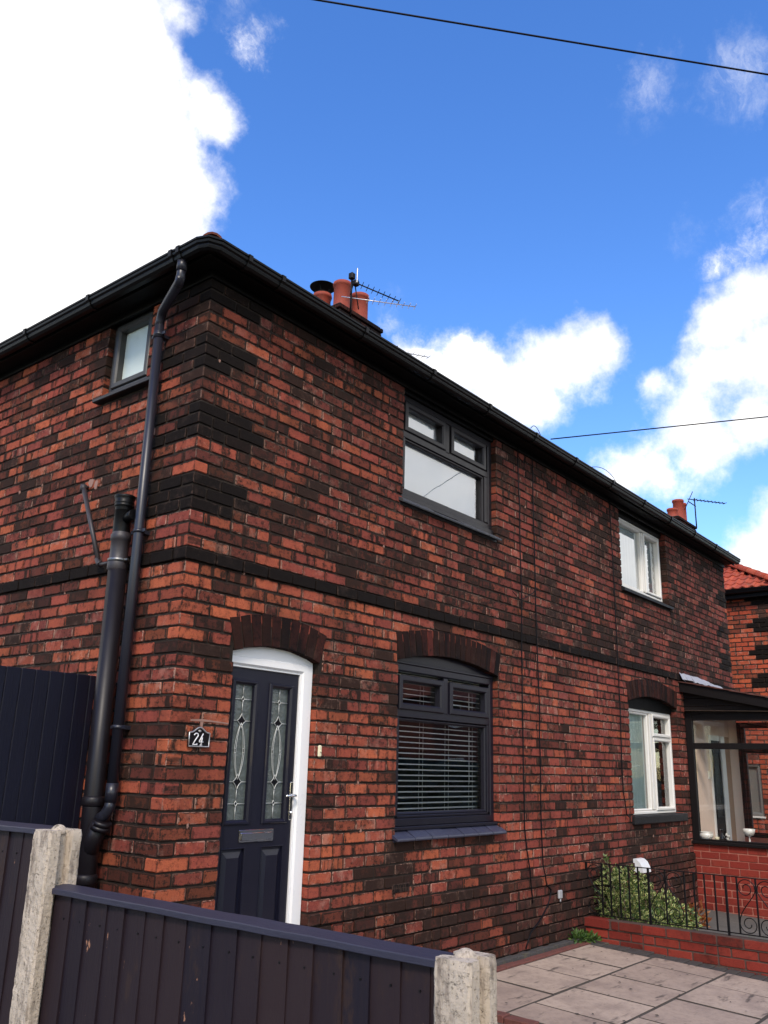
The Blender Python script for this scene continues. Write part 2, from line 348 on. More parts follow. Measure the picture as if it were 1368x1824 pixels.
def concrete_post_mat():
    m, t, out = newmat('concrete_post')
    co = t.n.new('ShaderNodeTexCoord').outputs['Object']
    base = t.mix(t.noise(co, 9, 7, .7), C3(.38, .31, .24), C3(.60, .51, .41))
    base = t.mix(t.math('MULTIPLY', t.ramp(t.noise(t.vmath('MULTIPLY', co, (3, 3, .6)), 6, 6, .7), .48, .66), .75), base, C3(.13, .10, .08))
    base = t.mix(t.math('MULTIPLY', t.ramp(t.noise(co, 75, 4, .65), .61, .66), .60), base, C3(.05, .04, .03))
    base = t.mix(t.math('MULTIPLY', t.ramp(t.noise(co, 24, 7, .78), .56, .66), .75), base, C3(.07, .06, .04))
    b = t.add('ShaderNodeBsdfPrincipled', **{'Base Color': base, 'Roughness': 0.95, 'Specular IOR Level': 0.2})
    h = t.math('SUBTRACT', t.noise(co, 40, 7, .75), t.math('MULTIPLY', t.ramp(t.noise(co, 90, 4, .65), .60, .66), .5))
    bp = t.add('ShaderNodeBump', Height=h, Strength=0.9, Distance=0.008)
    t.put(b, 'Normal', bp.outputs[0]); t.l.new(b.outputs[0], out.inputs[0])
concrete_post_mat()

# ------------------------------------------------------------------ mesh builder
class MB:
    def __init__(s): s.v = []; s.f = []; s.mi = []; s.rn = []; s.uv = []; s.sm = []
    def face(s, ids, mi=0, rn=(0, .5, .5), uvs=None, smooth=False):
        s.f.append(tuple(ids)); s.mi.append(mi); s.rn.append(rn); s.uv.append(uvs); s.sm.append(smooth)
    def verts(s, pts):
        b = len(s.v); s.v.extend([tuple(p) for p in pts]); return list(range(b, b+len(pts)))
    def poly(s, pts, mi=0, rn=(0, .5, .5), uvs=None):
        s.face(s.verts(pts), mi, rn, uvs)
    def box(s, P, a, b, mi=0, rn=(0, .5, .5), cham=0.0):
        """a,b opposite corners in the mapped space P(u,v,d)"""
        (x0, y0, z0), (x1, y1, z1) = [tuple(min(a[i], b[i]) for i in range(3)), tuple(max(a[i], b[i]) for i in range(3))]
        if cham <= 0:
            i = s.verts([P(*p) for p in ((x0, y0, z0), (x1, y0, z0), (x1, y1, z0), (x0, y1, z0), (x0, y0, z1), (x1, y0, z1), (x1, y1, z1), (x0, y1, z1))])
            for q in ((0, 1, 2, 3), (7, 6, 5, 4), (0, 4, 5, 1), (1, 5, 6, 2), (2, 6, 7, 3), (3, 7, 4, 0)):
                s.face([i[k] for k in q], mi, rn)
            return
        c = cham; X = (x0, x1); Y = (y0, y1); Z = (z0, z1); idx = {}
        for i in (0, 1):
            for j in (0, 1):
                for k in (0, 1):
                    sx = c if i == 0 else -c; sy = c if j == 0 else -c; sz = c if k == 0 else -c
                    idx[(i, j, k, 0)], idx[(i, j, k, 1)], idx[(i, j, k, 2)] = s.verts([P(X[i], Y[j]+sy, Z[k]+sz), P(X[i]+sx, Y[j], Z[k]+sz), P(X[i]+sx, Y[j]+sy, Z[k])])
                    s.face([idx[(i, j, k, 0)], idx[(i, j, k, 1)], idx[(i, j, k, 2)]], mi, rn)
        for ax in range(3):
            o1, o2 = (ax+1) % 3, (ax+2) % 3
            for side in (0, 1):
                def key(p, q):
                    t = [0, 0, 0]; t[ax] = side; t[o1] = p; t[o2] = q; return idx[(t[0], t[1], t[2], ax)]
                s.face([key(0, 0), key(1, 0), key(1, 1), key(0, 1)], mi, rn)
            for p in (0, 1):
                for q in (0, 1):
                    def ed(v, a_):
                        t = [0, 0, 0]; t[ax] = v; t[o1] = p; t[o2] = q; return idx[(t[0], t[1], t[2], a_)]
                    s.face([ed(0, o1), ed(1, o1), ed(1, o2), ed(0, o2)], mi, rn)
    def prism(s, P, outline, d0, d1, mi=0, rn=(0, .5, .5)):
        a = s.verts([P(u, v, d0) for u, v in outline]); b = s.verts([P(u, v, d1) for u, v in outline]); k = len(outline)
        s.face(a, mi, rn); s.face(b[::-1], mi, rn)
        for i in range(k): j = (i+1) % k; s.face([a[i], b[i], b[j], a[j]], mi, rn)
    def ring(s, P, x0, x1, z0, z1, w, d0, d1, cham=0.006, mi=0, wl=None, wr=None, wt=None, wb=None):
        """mitred rectangular frame: front face at d0, back at d1, inner edge sloping by cham"""
        wl = w if wl is None else wl; wr = w if wr is None else wr; wt = w if wt is None else wt; wb = w if wb is None else wb
        def rect(e, l, d): return [P(x0+l[0]*e, z0+l[3]*e, d), P(x1-l[1]*e, z0+l[3]*e, d), P(x1-l[1]*e, z1-l[2]*e, d), P(x0+l[0]*e, z1-l[2]*e, d)]
        L = (wl, wr, wt, wb); c = cham
        ringsP = [rect(0, L, d1), [P(x0, z0, d0+c), P(x1, z0, d0+c), P(x1, z1, d0+c), P(x0, z1, d0+c)],
                  [P(x0+c, z0+c, d0), P(x1-c, z0+c, d0), P(x1-c, z1-c, d0), P(x0+c, z1-c, d0)],
                  [P(x0+wl-2*c, z0+wb-2*c, d0), P(x1-wr+2*c, z0+wb-2*c, d0), P(x1-wr+2*c, z1-wt+2*c, d0), P(x0+wl-2*c, z1-wt+2*c, d0)],
                  [P(x0+wl, z0+wb, d0+2*c), P(x1-wr, z0+wb, d0+2*c), P(x1-wr, z1-wt, d0+2*c), P(x0+wl, z1-wt, d0+2*c)],
                  [P(x0+wl, z0+wb, d1), P(x1-wr, z0+wb, d1), P(x1-wr, z1-wt, d1), P(x0+wl, z1-wt, d1)]]
        ids = [s.verts(r) for r in ringsP]; m_ = len(ids)
        for i in range(m_):
            A, B = ids[i], ids[(i+1) % m_]
            for k in range(4):
                j = (k+1) % 4; s.face([A[k], A[j], B[j], B[k]], mi)
    def tube(s, pts, r, nn=8, mi=0, closed=False, caps=True, smooth=True, rn=(0, .5, .5)):
        pts = [Vector(p) for p in pts]; N = len(pts); rs = r if isinstance(r, (list, tuple)) else [r]*N
        prev = None; rings = []
        for i, p in enumerate(pts):
            if closed: t = (pts[(i+1) % N]-pts[i-1])
            else: t = pts[min(i+1, N-1)]-pts[max(i-1, 0)]
            t.normalize()
            if prev is None:
                a = Vector((0, 0, 1)) if abs(t.z) < .9 else Vector((1, 0, 0)); nx = t.cross(a).normalized()
            else:
                nx = (prev-t*prev.dot(t)); nx = nx.normalized() if nx.length > 1e-6 else t.orthogonal().normalized()
            ny = t.cross(nx); prev = nx
            rings.append(s.verts([p+(nx*math.cos(2*math.pi*k/nn)+ny*math.sin(2*math.pi*k/nn))*rs[i] for k in range(nn)]))
        for i in range(N if closed else N-1):
            A, B = rings[i], rings[(i+1) % N]
            for k in range(nn): j = (k+1) % nn; s.face([A[k], A[j], B[j], B[k]], mi, rn, None, smooth)
        if caps and not closed: s.face(rings[0][::-1], mi, rn); s.face(rings[-1], mi, rn)
    def lathe(s, c, prof, nn=24, mi=0, cap=True):
        rings = [s.verts([(c[0]+r*math.cos(2*math.pi*k/nn), c[1]+r*math.sin(2*math.pi*k/nn), c[2]+z) for k in range(nn)]) for r, z in prof]
        for A, B in zip(rings, rings[1:]):
            for k in range(nn): j = (k+1) % nn; s.face([A[k], A[j], B[j], B[k]], mi, smooth=True)
        if cap: s.face(rings[0][::-1], mi); s.face(rings[-1], mi)
    def build(s, name, mats, parent=None, loc=None, recalc=True):
        if not isinstance(mats, (list, tuple)): mats = [mats]
        if parent is not None: off = Vector(parent['_o'])
        else: off = Vector(loc) if loc is not None else Vector((0, 0, 0))
        me = bpy.data.meshes.new(name)
        me.from_pydata([(a-off.x, b-off.y, c-off.z) for a, b, c in s.v], [], s.f)
        for mm in mats: me.materials.append(MATS[mm])
        me.polygons.foreach_set('material_index', s.mi)
        me.polygons.foreach_set('use_smooth', s.sm)
        at = me.attributes.new('rnd', 'FLOAT_COLOR', 'FACE')
        flat = []
        for r in s.rn: flat.extend((r[0], r[1], r[2], 1.0))
        at.data.foreach_set('color', flat)
        if any(u is not None for u in s.uv):
            ul = me.uv_layers.new(name='UVMap'); fl = []
            for u, f in zip(s.uv, s.f):
                for k in range(len(f)): fl.extend(u[k] if u else (0.5, 0.5))
            ul.data.foreach_set('uv', fl)
        if recalc:
            bm = bmesh.new(); bm.from_mesh(me); bmesh.ops.recalc_face_normals(bm, faces=bm.faces); bm.to_mesh(me); bm.free()
        o = bpy.data.objects.new(name, me); col.objects.link(o)
        o['_o'] = tuple(off)
        if parent is not None: o.parent = parent
        else: o.location = off
        return o
def thing(name, label, cat, loc, group=None):
    o = bpy.data.objects.new(name, None); col.objects.link(o); o.location = loc; o['_o'] = tuple(loc)
    o.empty_display_size = 0.2
    o['label'] = label; o['category'] = cat
    if group: o['group'] = group
    return o
def tag(o, label, cat, group=None):
    o['label'] = label; o['category'] = cat
    if group: o['group'] = group
    return o
def struct(o): o['kind'] = 'structure'; return o

def PF(y=0.0): return lambda u, v, d: (u, y+d, v)              # front wall: u = x, v = z, d into the house
def PS(x=0.0): return lambda u, v, d: (x+d, u, v)              # wall facing -x: u = y, d towards +x
def PE(x=0.0): return lambda u, v, d: (x-d, u, v)              # wall facing +x
def PB(y=0.0): return lambda u, v, d: (u, y-d, v)
def PW(u, v, d): return (u, v, d)

# ------------------------------------------------------------------ brickwork
H = 0.0837; BL = 0.235; ZB = 2.83                                # course, brick pitch, underside of the black string course
def brick(mb, P, u0, u1, v0, v1, d0, d1, rn, rnd, jit=0.0016, mi=0):
    j = lambda: rnd.uniform(-jit, jit)
    L = u1-u0; k = 3 if L > .15 else 2; c = 0.0065
    o = []
    for i in range(k+1): 
        t = i/k; uu = u0+L*t + (c if i == 0 else -c if i == k else 0); o.append((uu+j()*1.5, v0+j()))
    o += [(u1+j(), v0+c), (u1+j(), v1-c)]
    for i in range(k, -1, -1):
        t = i/k; uu = u0+L*t + (c if i == 0 else -c if i == k else 0); o.append((uu+j()*1.5, v1+j()))
    o += [(u0+j(), v1-c), (u0+j(), v0+c)]
    cu_, cv_ = (u0+u1)/2, (v0+v1)/2; hw, hh = L/2, (v1-v0)/2
    tilt = rnd.uniform(-.0012, .0012); tb = rnd.uniform(-.0012, .0012); dd = rnd.uniform(-.0015, .0015)
    fr, sd_ = [], []
    for (uu, vv) in o:
        sx = (uu-cu_)/hw; sy = (vv-cv_)/hh
        fr.append(((uu-sx*.0032, vv-sy*.0032), d0+dd+tilt*sx+tb*sy))
        sd_.append(((uu, vv), d0+dd+.0042+tilt*sx+tb*sy))
    A = mb.verts([P(q[0], q[1], d) for q, d in fr]); B = mb.verts([P(q[0], q[1], d) for q, d in sd_]); Cc = mb.verts([P(q[0], q[1], d1) for q, d in sd_])
    uvA = [((q[0]-u0)/L, (q[1]-v0)/(v1-v0)) for q, d in fr]; uvB = [((q[0]-u0)/L, (q[1]-v0)/(v1-v0)) for q, d in sd_]
    # u is stored in units of one stretcher so bands keep their size on headers
    sc = L/.222
    m_ = len(o)
    mb.face(A, mi, rn, uvA)
    for i in range(m_):
        q = (i+1) % m_
        mb.face([A[i], A[q], B[q], B[i]], mi, rn, [uvA[i], uvA[q], uvB[q], uvB[i]])
        mb.face([B[i], B[q], Cc[q], Cc[i]], mi, rn, [(.3, .5), (.7, .5), (.7, .5), (.3, .5)])
def grid_wall(mb, P, u0, u1, v0, v1, opens, d0, d1, mi=0):
    us = sorted(set([u0, u1]+[x for o in opens for x in (o[0], o[1]) if u0 < x < u1]))
    vs = sorted(set([v0, v1]+[x for o in opens for x in (o[2], o[3]) if v0 < x < v1]))
    nu, nv = len(us)-1, len(vs)-1
    def solid(i, j):
        if i < 0 or j < 0 or i >= nu or j >= nv: return False
        cu_, cv_ = (us[i]+us[i+1])/2, (vs[j]+vs[j+1])/2
        return not any(o[0] < cu_ < o[1] and o[2] < cv_ < o[3] for o in opens)
    for i in range(nu):
        for j in range(nv):
            if not solid(i, j): continue
            a, b, c, d = us[i], us[i+1], vs[j], vs[j+1]
            mb.poly([P(a, c, d0), P(b, c, d0), P(b, d, d0), P(a, d, d0)], mi)
            mb.poly([P(a, c, d1), P(a, d, d1), P(b, d, d1), P(b, c, d1)], mi)
            if not solid(i-1, j): mb.poly([P(a, c, d0), P(a, d, d0), P(a, d, d1), P(a, c, d1)], mi)
            if not solid(i+1, j): mb.poly([P(b, c, d0), P(b, c, d1), P(b, d, d1), P(b, d, d0)], mi)
            if not solid(i, j-1): mb.poly([P(a, c, d0), P(a, c, d1), P(b, c, d1), P(b, c, d0)], mi)
            if not solid(i, j+1): mb.poly([P(a, d, d0), P(b, d, d0), P(b, d, d1), P(a, d, d1)], mi)
class Arch:
    def __init__(s, x0, x1, zs, zc, th):
        s.x0, s.x1, s.zs, s.zc, s.th = x0, x1, zs, zc, th
        wd = (x1-x0)/2; r = zc-zs; s.R = (wd*wd+r*r)/(2*r); s.cx = (x0+x1)/2; s.cz = zc-s.R; s.a = math.asin(wd/s.R)
    def z(s, x, off=0.0):
        q = (s.R+off)**2-(x-s.cx)**2
        return s.cz+math.sqrt(q) if q > 0 else -1
    def span(s, z0, off):      # x-interval where arc(off) is above z0, inside the ring's skewbacks
        R = s.R+off; dz = z0-s.cz
        if dz >= R: return None
        hw = math.sqrt(R*R-dz*dz); hw = min(hw, R*math.sin(s.a))
        return (s.cx-hw, s.cx+hw)
def brick_wall(mb, P, u0, u1, v0, v1, opens, arches, cls, seed, hdr_par=1, odd=0.05, band=None, d0=0.0, jx=.0125, flip=False, depth=.10, course=H, z_ref=ZB, bl=BL):
    rnd = random.Random(seed)
    n0 = math.floor((v0-z_ref)/course+1e-6); n1 = math.ceil((v1-z_ref)/course-1e-6)
    for r in range(n0, n1):
        a = max(v0, z_ref+r*course); b = min(v1, z_ref+(r+1)*course)
        if b-a < .02: continue
        if band and band[0] <= r < band[1]: continue
        va, vb = a+jx*.5, b-jx*.5
        mid = (a+b)/2
        cuts = [(o[0], o[1]) for o in opens if o[2] < mid < o[3]]
        for ar in arches:
            if ar.zs-.02 < b and a < ar.zc+ar.th:
                sp = ar.span(a, ar.th*.5)
                if sp: cuts.append(sp)
        cuts = sorted(cuts); segs = []; cur = u0
        for c in cuts:
            if c[0] > cur+.01: segs.append((cur, c[0]))
            cur = max(cur, c[1])
        if cur < u1-.01: segs.append((cur, u1))
        for (sa, sb) in segs:
            anchor = u0 if (sa == u0 or not opens) else sa
            x = sa; i = 0; edges = [sa]
            hdr = (r % 2 == hdr_par)
            x = anchor + (bl/2 if hdr else bl)
            while x < sb-.045:
                if x > sa+.045:
                    edges.append(x)
                    if rnd.random() < odd and x+bl/2 < sb-.06: edges.append(x+bl/2)
                x += bl
            edges.append(sb)
            for e0, e1 in zip(edges, edges[1:]):
                ua = e0+(jx*.5 if e0 > sa else 0); ub = e1-(jx*.5 if e1 < sb else 0)
                if ub-ua < .02: continue
                cm = (ua+ub)/2
                dk, hue, proud = cls((ua+ub)/2, (va+vb)/2, r, rnd)
                rn = (dk, hue, rnd.random())
                wob = rnd.uniform(-.0012, .0012)
                brick(mb, P, ua, ub, va+wob, vb+wob, d0-proud+rnd.uniform(-.0015, .0015), depth, rn, rnd)
def fn(x, y, s=1.0): return mnoise.noise(Vector((x*s, y*s, 3.1)))
def voussoirs(name, ar, parent, P, nb, red=None, seed=3, proud=.006, mats=('arch_brick', 'mortar')):
    mb = MB(); rnd = random.Random(seed)
    for i in range(nb):
        t0 = -ar.a+2*ar.a*i/nb; t1 = -ar.a+2*ar.a*(i+1)/nb; g = .0058/ar.R
        rn = (rnd.uniform(.0, .55), rnd.uniform(.1, .8) if not (red and i in red) else 1.2, rnd.random())
        if red and i in red: rn = (0, 1.3, rn[2])
        pr_ = proud+rnd.uniform(-.0015, .0015)
        def pt(R, t): return (ar.cx+R*math.sin(t), ar.cz+R*math.cos(t))
        j = lambda: rnd.uniform(-.002, .002)
        o = [pt(ar.R+j(), t0+g), pt(ar.R+j(), t1-g), pt(ar.R+ar.th+j()*2, t1-g*.9), pt(ar.R+ar.th+j()*2, t0+g*.9)]
        c = (sum(p[0] for p in o)/4, sum(p[1] for p in o)/4)
        inn = [(p[0]+(c[0]-p[0])*.07, p[1]+(c[1]-p[1])*.025) for p in o]
        A = mb.verts([P(p[0], p[1], -pr_) for p in inn]); B = mb.verts([P(p[0], p[1], -pr_+.004) for p in o]); Cc = mb.verts([P(p[0], p[1], .10) for p in o])
        uv = [(.5, .05), (.5, .95), (.5, .95), (.5, .05)]
        mb.face(A, 0, rn, [(.4, .1), (.6, .1), (.6, .9), (.4, .9)])
        for k in range(4):
            q = (k+1) % 4
            mb.face([A[k], A[q], B[q], B[k]], 0, rn, uv); mb.face([B[k], B[q], Cc[q], Cc[k]], 0, rn, uv)
    # mortar bed behind the joints
    N = 24; o = []
    for k in range(N+1): t = -ar.a+2*ar.a*k/N; o.append((ar.cx+(ar.R+.003)*math.sin(t), ar.cz+(ar.R+.003)*math.cos(t)))
    top = []
    for k in range(N, -1, -1): t = -ar.a+2*ar.a*k/N; top.append((ar.cx+(ar.R+ar.th-.003)*math.sin(t), ar.cz+(ar.R+ar.th-.003)*math.cos(t)))
    top = top[::-1]
    for k in range(N):
        quad = [o[k], o[k+1], top[k+1], top[k]]
        F_ = mb.verts([P(p[0], p[1], .002) for p in quad]); Bk = mb.verts([P(p[0], p[1], .097) for p in quad])
        mb.face(F_, 1); mb.face([F_[0], F_[1], Bk[1], Bk[0]], 1); mb.face([F_[3], F_[2], Bk[2], Bk[3]], 1)
    return mb.build(name, list(mats), parent)
# ------------------------------------------------------------------ the ground
def gz(y): return 0.03+0.045*y if y < 0 else 0.03
def sheet(name, pts, m, z=None, kind='structure', sub=None):
    mb = MB(); mb.poly(pts); o = mb.build(name, m, loc=(0, 0, 0)); o['kind'] = kind; return o
mb = MB(); S_ = 400
mb.poly([(-S_, -S_, -.42), (S_, -S_, -.42), (S_, S_, -.42), (-S_, S_, -.42)])
struct(mb.build('ground', 'earth'))
mb = MB(); mb.box(PW, (-60, -16.5, -.40), (60, -9.0, -.27)); struct(mb.build('road', 'asphalt'))
mb = MB(); mb.box(PW, (-60, -9.0, -.40), (60, -7.0, -.17), cham=.01); struct(mb.build('pavement', 'concrete_dark'))
mb = MB(); mb.box(PW, (-60, -18.5, -.40), (60, -16.5, -.17), cham=.01); struct(mb.build('far_pavement', 'concrete_dark'))
# land the houses stand on, sloping gently to the street
mb = MB()
mb.poly([(-30, -7.0, gz(-7)-.03), (40, -7.0, gz(-7)-.03), (40, 0, gz(0)-.03), (-30, 0, gz(0)-.03)])
mb.poly([(-30, 0, gz(0)-.03), (40, 0, gz(0)-.03), (40, 30, gz(0)-.03), (-30, 30, gz(0)-.03)])
mb.poly([(-30, -7.0, gz(-7)-.03), (40, -7.0, gz(-7)-.03), (40, -7.0, -.5), (-30, -7.0, -.5)])
struct(mb.build('front_yard', 'concrete_dark', recalc=False))
# paving slabs
mb = MB(); rnd = random.Random(4)
rows = [(-.17, -.80, [2.46, 3.17, 3.80, 4.42, 5.05]), (-.80, -1.46, [2.46, 2.86, 3.50, 4.12, 4.76, 5.10]), (-1.46, -2.10, [2.46, 3.15, 3.86, 4.52, 5.08]), (-2.10, -2.75, [2.46, 2.9, 3.55, 4.2, 4.85, 5.06]), (-2.75, -3.4, [2.46, 3.1, 3.75, 4.4, 5.04]), (-3.4, -4.05, [2.46, 2.9, 3.5, 4.15, 4.8, 5.02])]
for y1, y0, xs in rows:
    for a, b in zip(xs, xs[1:]):
        g = .011; t = rnd.uniform(-.003, .003)
        rn = (0, rnd.random(), rnd.random())
        x0, x1, ya, yb = a+g, b-g, y0+g, y1-g
        zt = lambda x, y: gz(y)+.004+t+rnd.uniform(-.0015, .0015)
        top = [(x0+.002, ya+.002), (x1-.002, ya+.002), (x1-.002, yb-.002), (x0+.002, yb-.002)]
        T = mb.verts([(x, y, zt(x, y)) for x, y in top]); B = mb.verts([(x0, ya, gz(ya)-.004), (x1, ya, gz(ya)-.004), (x1, yb, gz(yb)-.004), (x0, yb, gz(yb)-.004)])
        Cc = mb.verts([(x0, ya, gz(ya)-.03), (x1, ya, gz(ya)-.03), (x1, yb, gz(yb)-.03), (x0, yb, gz(yb)-.03)])
        mb.face(T, 0, rn)
        for k in range(4): q = (k+1) % 4; mb.face([T[k], T[q], B[q], B[k]], 1, rn); mb.face([B[k], B[q], Cc[q], Cc[k]], 1, rn)
mb.poly([(2.45, -4.06, gz(-4.06)-.0005), (5.09, -4.06, gz(-4.06)-.0005), (5.09, -.16, gz(-.16)-.0005), (2.45, -.16, gz(-.16)-.0005)], 1)
struct(mb.build('paving', ['paving_slab', 'joint_dirt']))
mb = MB(); rnd = random.Random(21)
for _ in range(150):
    x = rnd.uniform(2.5, 5.25); y = -.1-abs(rnd.gauss(0, 1.1)) if rnd.random() < .6 else rnd.uniform(-3.8, -.1)
    if rnd.random() < .35: x = rnd.uniform(4.95, 5.28)
    a = rnd.uniform(0, 6.28); L_ = rnd.uniform(.006, .022); w_ = L_*rnd.uniform(.2, .6); z = gz(y)+.012
    dx, dy = math.cos(a), math.sin(a)
    mb.poly([(x-dx*L_, y-dy*L_, z), (x+dy*w_, y-dx*w_, z+rnd.uniform(.001, .006)), (x+dx*L_, y+dy*L_, z+rnd.uniform(0, .004)), (x-dy*w_, y+dx*w_, z+.001)])
lt = mb.build('leaf_litter', 'joint_dirt', loc=(0, 0, 0), recalc=False); lt['kind'] = 'stuff'; lt['label'] = 'scattered grit and dead leaf fragments on the paving slabs'; lt['category'] = 'litter'
# brick edging of the paving
mb = MB(); rnd = random.Random(5)
x = 1.3
while x < 5.05:
    t = rnd.uniform(-.003, .003); mb.box(PW, (x, -.165, gz(-.16)-.04), (x+.215, -.085, gz(-.1)+.012+t), cham=.004); x += .225
y = -4.0
while y < -.2:
    mb.box(PW, (2.345, y, gz(y)-.04), (2.448, y+.215, gz(y+.1)+.010+rnd.uniform(-.003, .003)), cham=.004); y += .225
struct(mb.build('red_edging', 'red_edging'))
mb = MB(); x = 1.3
while x < 5.35:
    mb.box(PW, (x, -.082, gz(0)-.05), (x+.105, -.004, gz(0)+.035+rnd.uniform(-.004, .004)), cham=.005); x += .112
y = -4.0
while y < -.10:
    t = rnd.uniform(-.004, .004)
    mb.box(PW, (5.10, y, gz(y)-.06), (5.295, y+.105, gz(y)+.004+t), cham=.005); y += .113
struct(mb.build('blue_edging', 'blue_brick_paver'))
mb = MB()
mb.poly([(5.42, -3.9, -.13), (8.6, -3.9, -.13), (8.6, 0, -.10), (5.42, 0, -.10)])
struct(mb.build('planting_bed', 'earth', recalc=False)).location.z = .022
mb = MB(); mb.poly([(7.35, -2.6, -.085), (8.46, -2.6, -.085), (8.46, -.0, -.06), (7.35, -.0, -.06)]); struct(mb.build('garden_path', 'concrete_dark', recalc=False))

# ================================================================== the pair of semi-detached houses
XE, YE, ZT = 45.5*BL, 30*BL, 4.90
house = thing('semi_detached_house', 'dark red brick semi-detached pair with black eaves and navy front door, nearest building', 'house', (XE/2, YE/2, 0))
A_DOOR = Arch(.460, 1.275, 2.310, 2.375, .215)
A_WIN = Arch(2.205, 3.725, 2.443, 2.535, .215)
A_FAR = Arch(6.675, 8.215, 2.443, 2.535, .215)
front_open = [(.462, 1.268, .0, 2.31), (2.205, 3.728, 1.10, 2.443), (2.205, 3.732, 3.765, ZT), (6.675, 8.215, 1.06, 2.443), (6.675, 8.215, 3.79, ZT)]
mort_open = [(a-.007, b+.007, c, d+(.10 if d < 2.6 else 0)) for a, b, c, d in front_open]
def quoin(u, r): return r >= 4 and ((r-4)//3) % 2 == 0
def front_cls(x, z, r, rnd):
    p = .15
    hue = .74-.055*x
    if z > 2.9: p = .43+.05*(z > 3.9); hue -= .10
    if 2.1 < x < 4.1 and 2.92 < z < 3.75: p = .62
    if 1.9 < x < 3.9 and .66 < z < 1.08: p = .55+.25*fn(x, z, 2)
    if 2.12 < x < 2.42 and .70 < z < 1.10: p = .95
    if 6.4 < x < 8.4 and .62 < z < 1.04: p = .8
    if z > 4.70: p = .35; hue -= .12
    if x < .46 and z > 2.2 and z < 2.9: p = .35
    p += .38*fn(x*.55, z, 2.0)
    if x < 1.4 and z < 1.25: p = max(p, .30)
    dk = min(.88, max(.35, rnd.gauss(.66, .15))) if rnd.random() < p else max(0, rnd.gauss(.12 if z < 2.9 else .24, .16))
    proud = 0
    if r < -26: dk = rnd.uniform(.66, .92) if rnd.random() < .72 else rnd.uniform(.3, .5); proud = .022; hue -= .15
    if x < 2*BL+.01 and quoin(x, r) or x > XE-2*BL-.01 and quoin(x, r): dk = rnd.uniform(.93, .97) if rnd.random() < .78 else rnd.uniform(.55, .88); proud = .002
    return dk, max(0, min(1.2, hue+rnd.gauss(0, .22))), proud
def side_cls(y, z, r, rnd):
    p = .30+.3*fn(y, z, 1.7)
    if y > .3 and 3.2 < z < 4.1: p += .08
    dk = rnd.uniform(.55, .90) if rnd.random() < p else max(0, rnd.gauss(.10, .13))
    hue = .62+rnd.gauss(0, .24)
    if z < 1.4: dk = max(dk, rnd.uniform(.15, .55))
    proud = 0
    if y < 2*BL+.01 and quoin(y, r): dk = rnd.uniform(.93, .97) if rnd.random() < .78 else rnd.uniform(.55, .88); proud = .003
    if r < -26: proud = .022
    return dk, max(0, min(1.2, hue)), proud

# front wall: even rows start with a stretcher, odd rows after the side wall's stretcher end
def lay(mb, P, L, opens, arches, cls, seed, skip_par, odd, hdr_first_par, r_from=None, r_to=None, bl=BL):
    rnd = random.Random(seed); jx = .0130
    r0 = math.floor((0-ZB)/H+1e-6); r1 = math.ceil((ZT-ZB)/H-1e-6)
    for r in range(r0, r1):
        if r == 0: continue
        a, b = max(ZB+r*H, -.05), min(ZB+(r+1)*H, ZT)
        if b-a < .02: continue
        va, vb = a+jx*.5, b-jx*.5; mid = (a+b)/2
        lo = BL/2 if (r % 2) == skip_par else 0.0
        hi = L-(BL/2 if (r % 2) != skip_par else 0.0)
        cuts = [(o[0], o[1]) for o in opens if o[2] < mid < o[3]]
        for ar in arches:
            sp = ar.span(a, ar.th*.5) if ar.zs-.02 < b and a < ar.zc+ar.th else None
            if sp: cuts.append(sp)
        cuts = sorted(cuts); segs = []; cur = lo
        for c in cuts:
            if c[0] > cur+.01: segs.append((cur, c[0]))
            cur = max(cur, c[1])
        if cur < hi-.01: segs.append((cur, hi))
        for sa, sb in segs:
            if sa == lo: x = lo+bl
            else: x = sa+(bl/2 if r % 2 else bl)
            edges = [sa]
            while x < sb-.045:
                if x-edges[-1] > .15 and rnd.random() < odd: edges.append((x+edges[-1])/2)
                if x > sa+.045: edges.append(x)
                x += bl
            edges.append(sb)
            for e0, e1 in zip(edges, edges[1:]):
                ua = e0+(jx*.5 if e0 > sa or (sa == lo and lo > 0) else 0); ub = e1-(jx*.5 if e1 < sb or (sb == hi and hi < L) else 0)
                if ub-ua < .02: continue
                dk, hue, proud = cls((ua+ub)/2, (va+vb)/2, r, rnd)
                if proud and ua == 0: ua -= proud
                if proud and abs(ub-L) < 1e-6: ub += proud
                w_ = rnd.uniform(-.0012, .0012)
                brick(mb, P, ua, ub, va+w_, vb+w_, -proud+rnd.uniform(-.0015, .0015), .106, (dk, hue, rnd.random()), rnd)
paint('lime', (.27, .15, .115), .9, .2, 20)
def smear(mb, P, u, v, r0, mi, rnd, ey=1.4):
    o = []
    for k in range(9):
        t = 2*math.pi*k/9; rr = r0*rnd.uniform(.45, 1.1); o.append((u+rr*math.cos(t)*.8, v+rr*math.sin(t)*ey))
    mb.prism(P, o, -.0035, .006, mi)
mb = MB(); lay(mb, PF(), XE, front_open, [A_DOOR, A_WIN, A_FAR], front_cls, 11, 1, .07, 0)
grid_wall(mb, PF(), .009, XE-.009, -.05, ZT, mort_open, .008, .102, 1)
grid_wall(mb, PF(), .11, XE-.11, -.05, ZT+.3, [(a-.02, b+.02, c, d+.1) if d < 2.6 else (a, b, c, d) for a, b, c, d in front_open], .102, .28, 2)
rnd = random.Random(31)
for _ in range(46):
    x = rnd.uniform(.1, 8.3); z = ZB+H*rnd.randint(-26, 22)
    if not any(o[0]-.08 < x < o[1]+.08 and o[2]-.1 < z < o[3]+.35 for o in front_open): smear(mb, PF(), x, z, rnd.uniform(.005, .013), 3, rnd)
mb.prism(PF(), [(.150, 1.846), (.300, 1.848), (.455, 1.842), (.455, 1.850), (.31, 1.858), (.24, 1.862), (.15, 1.856)], -.002, .007, 3)
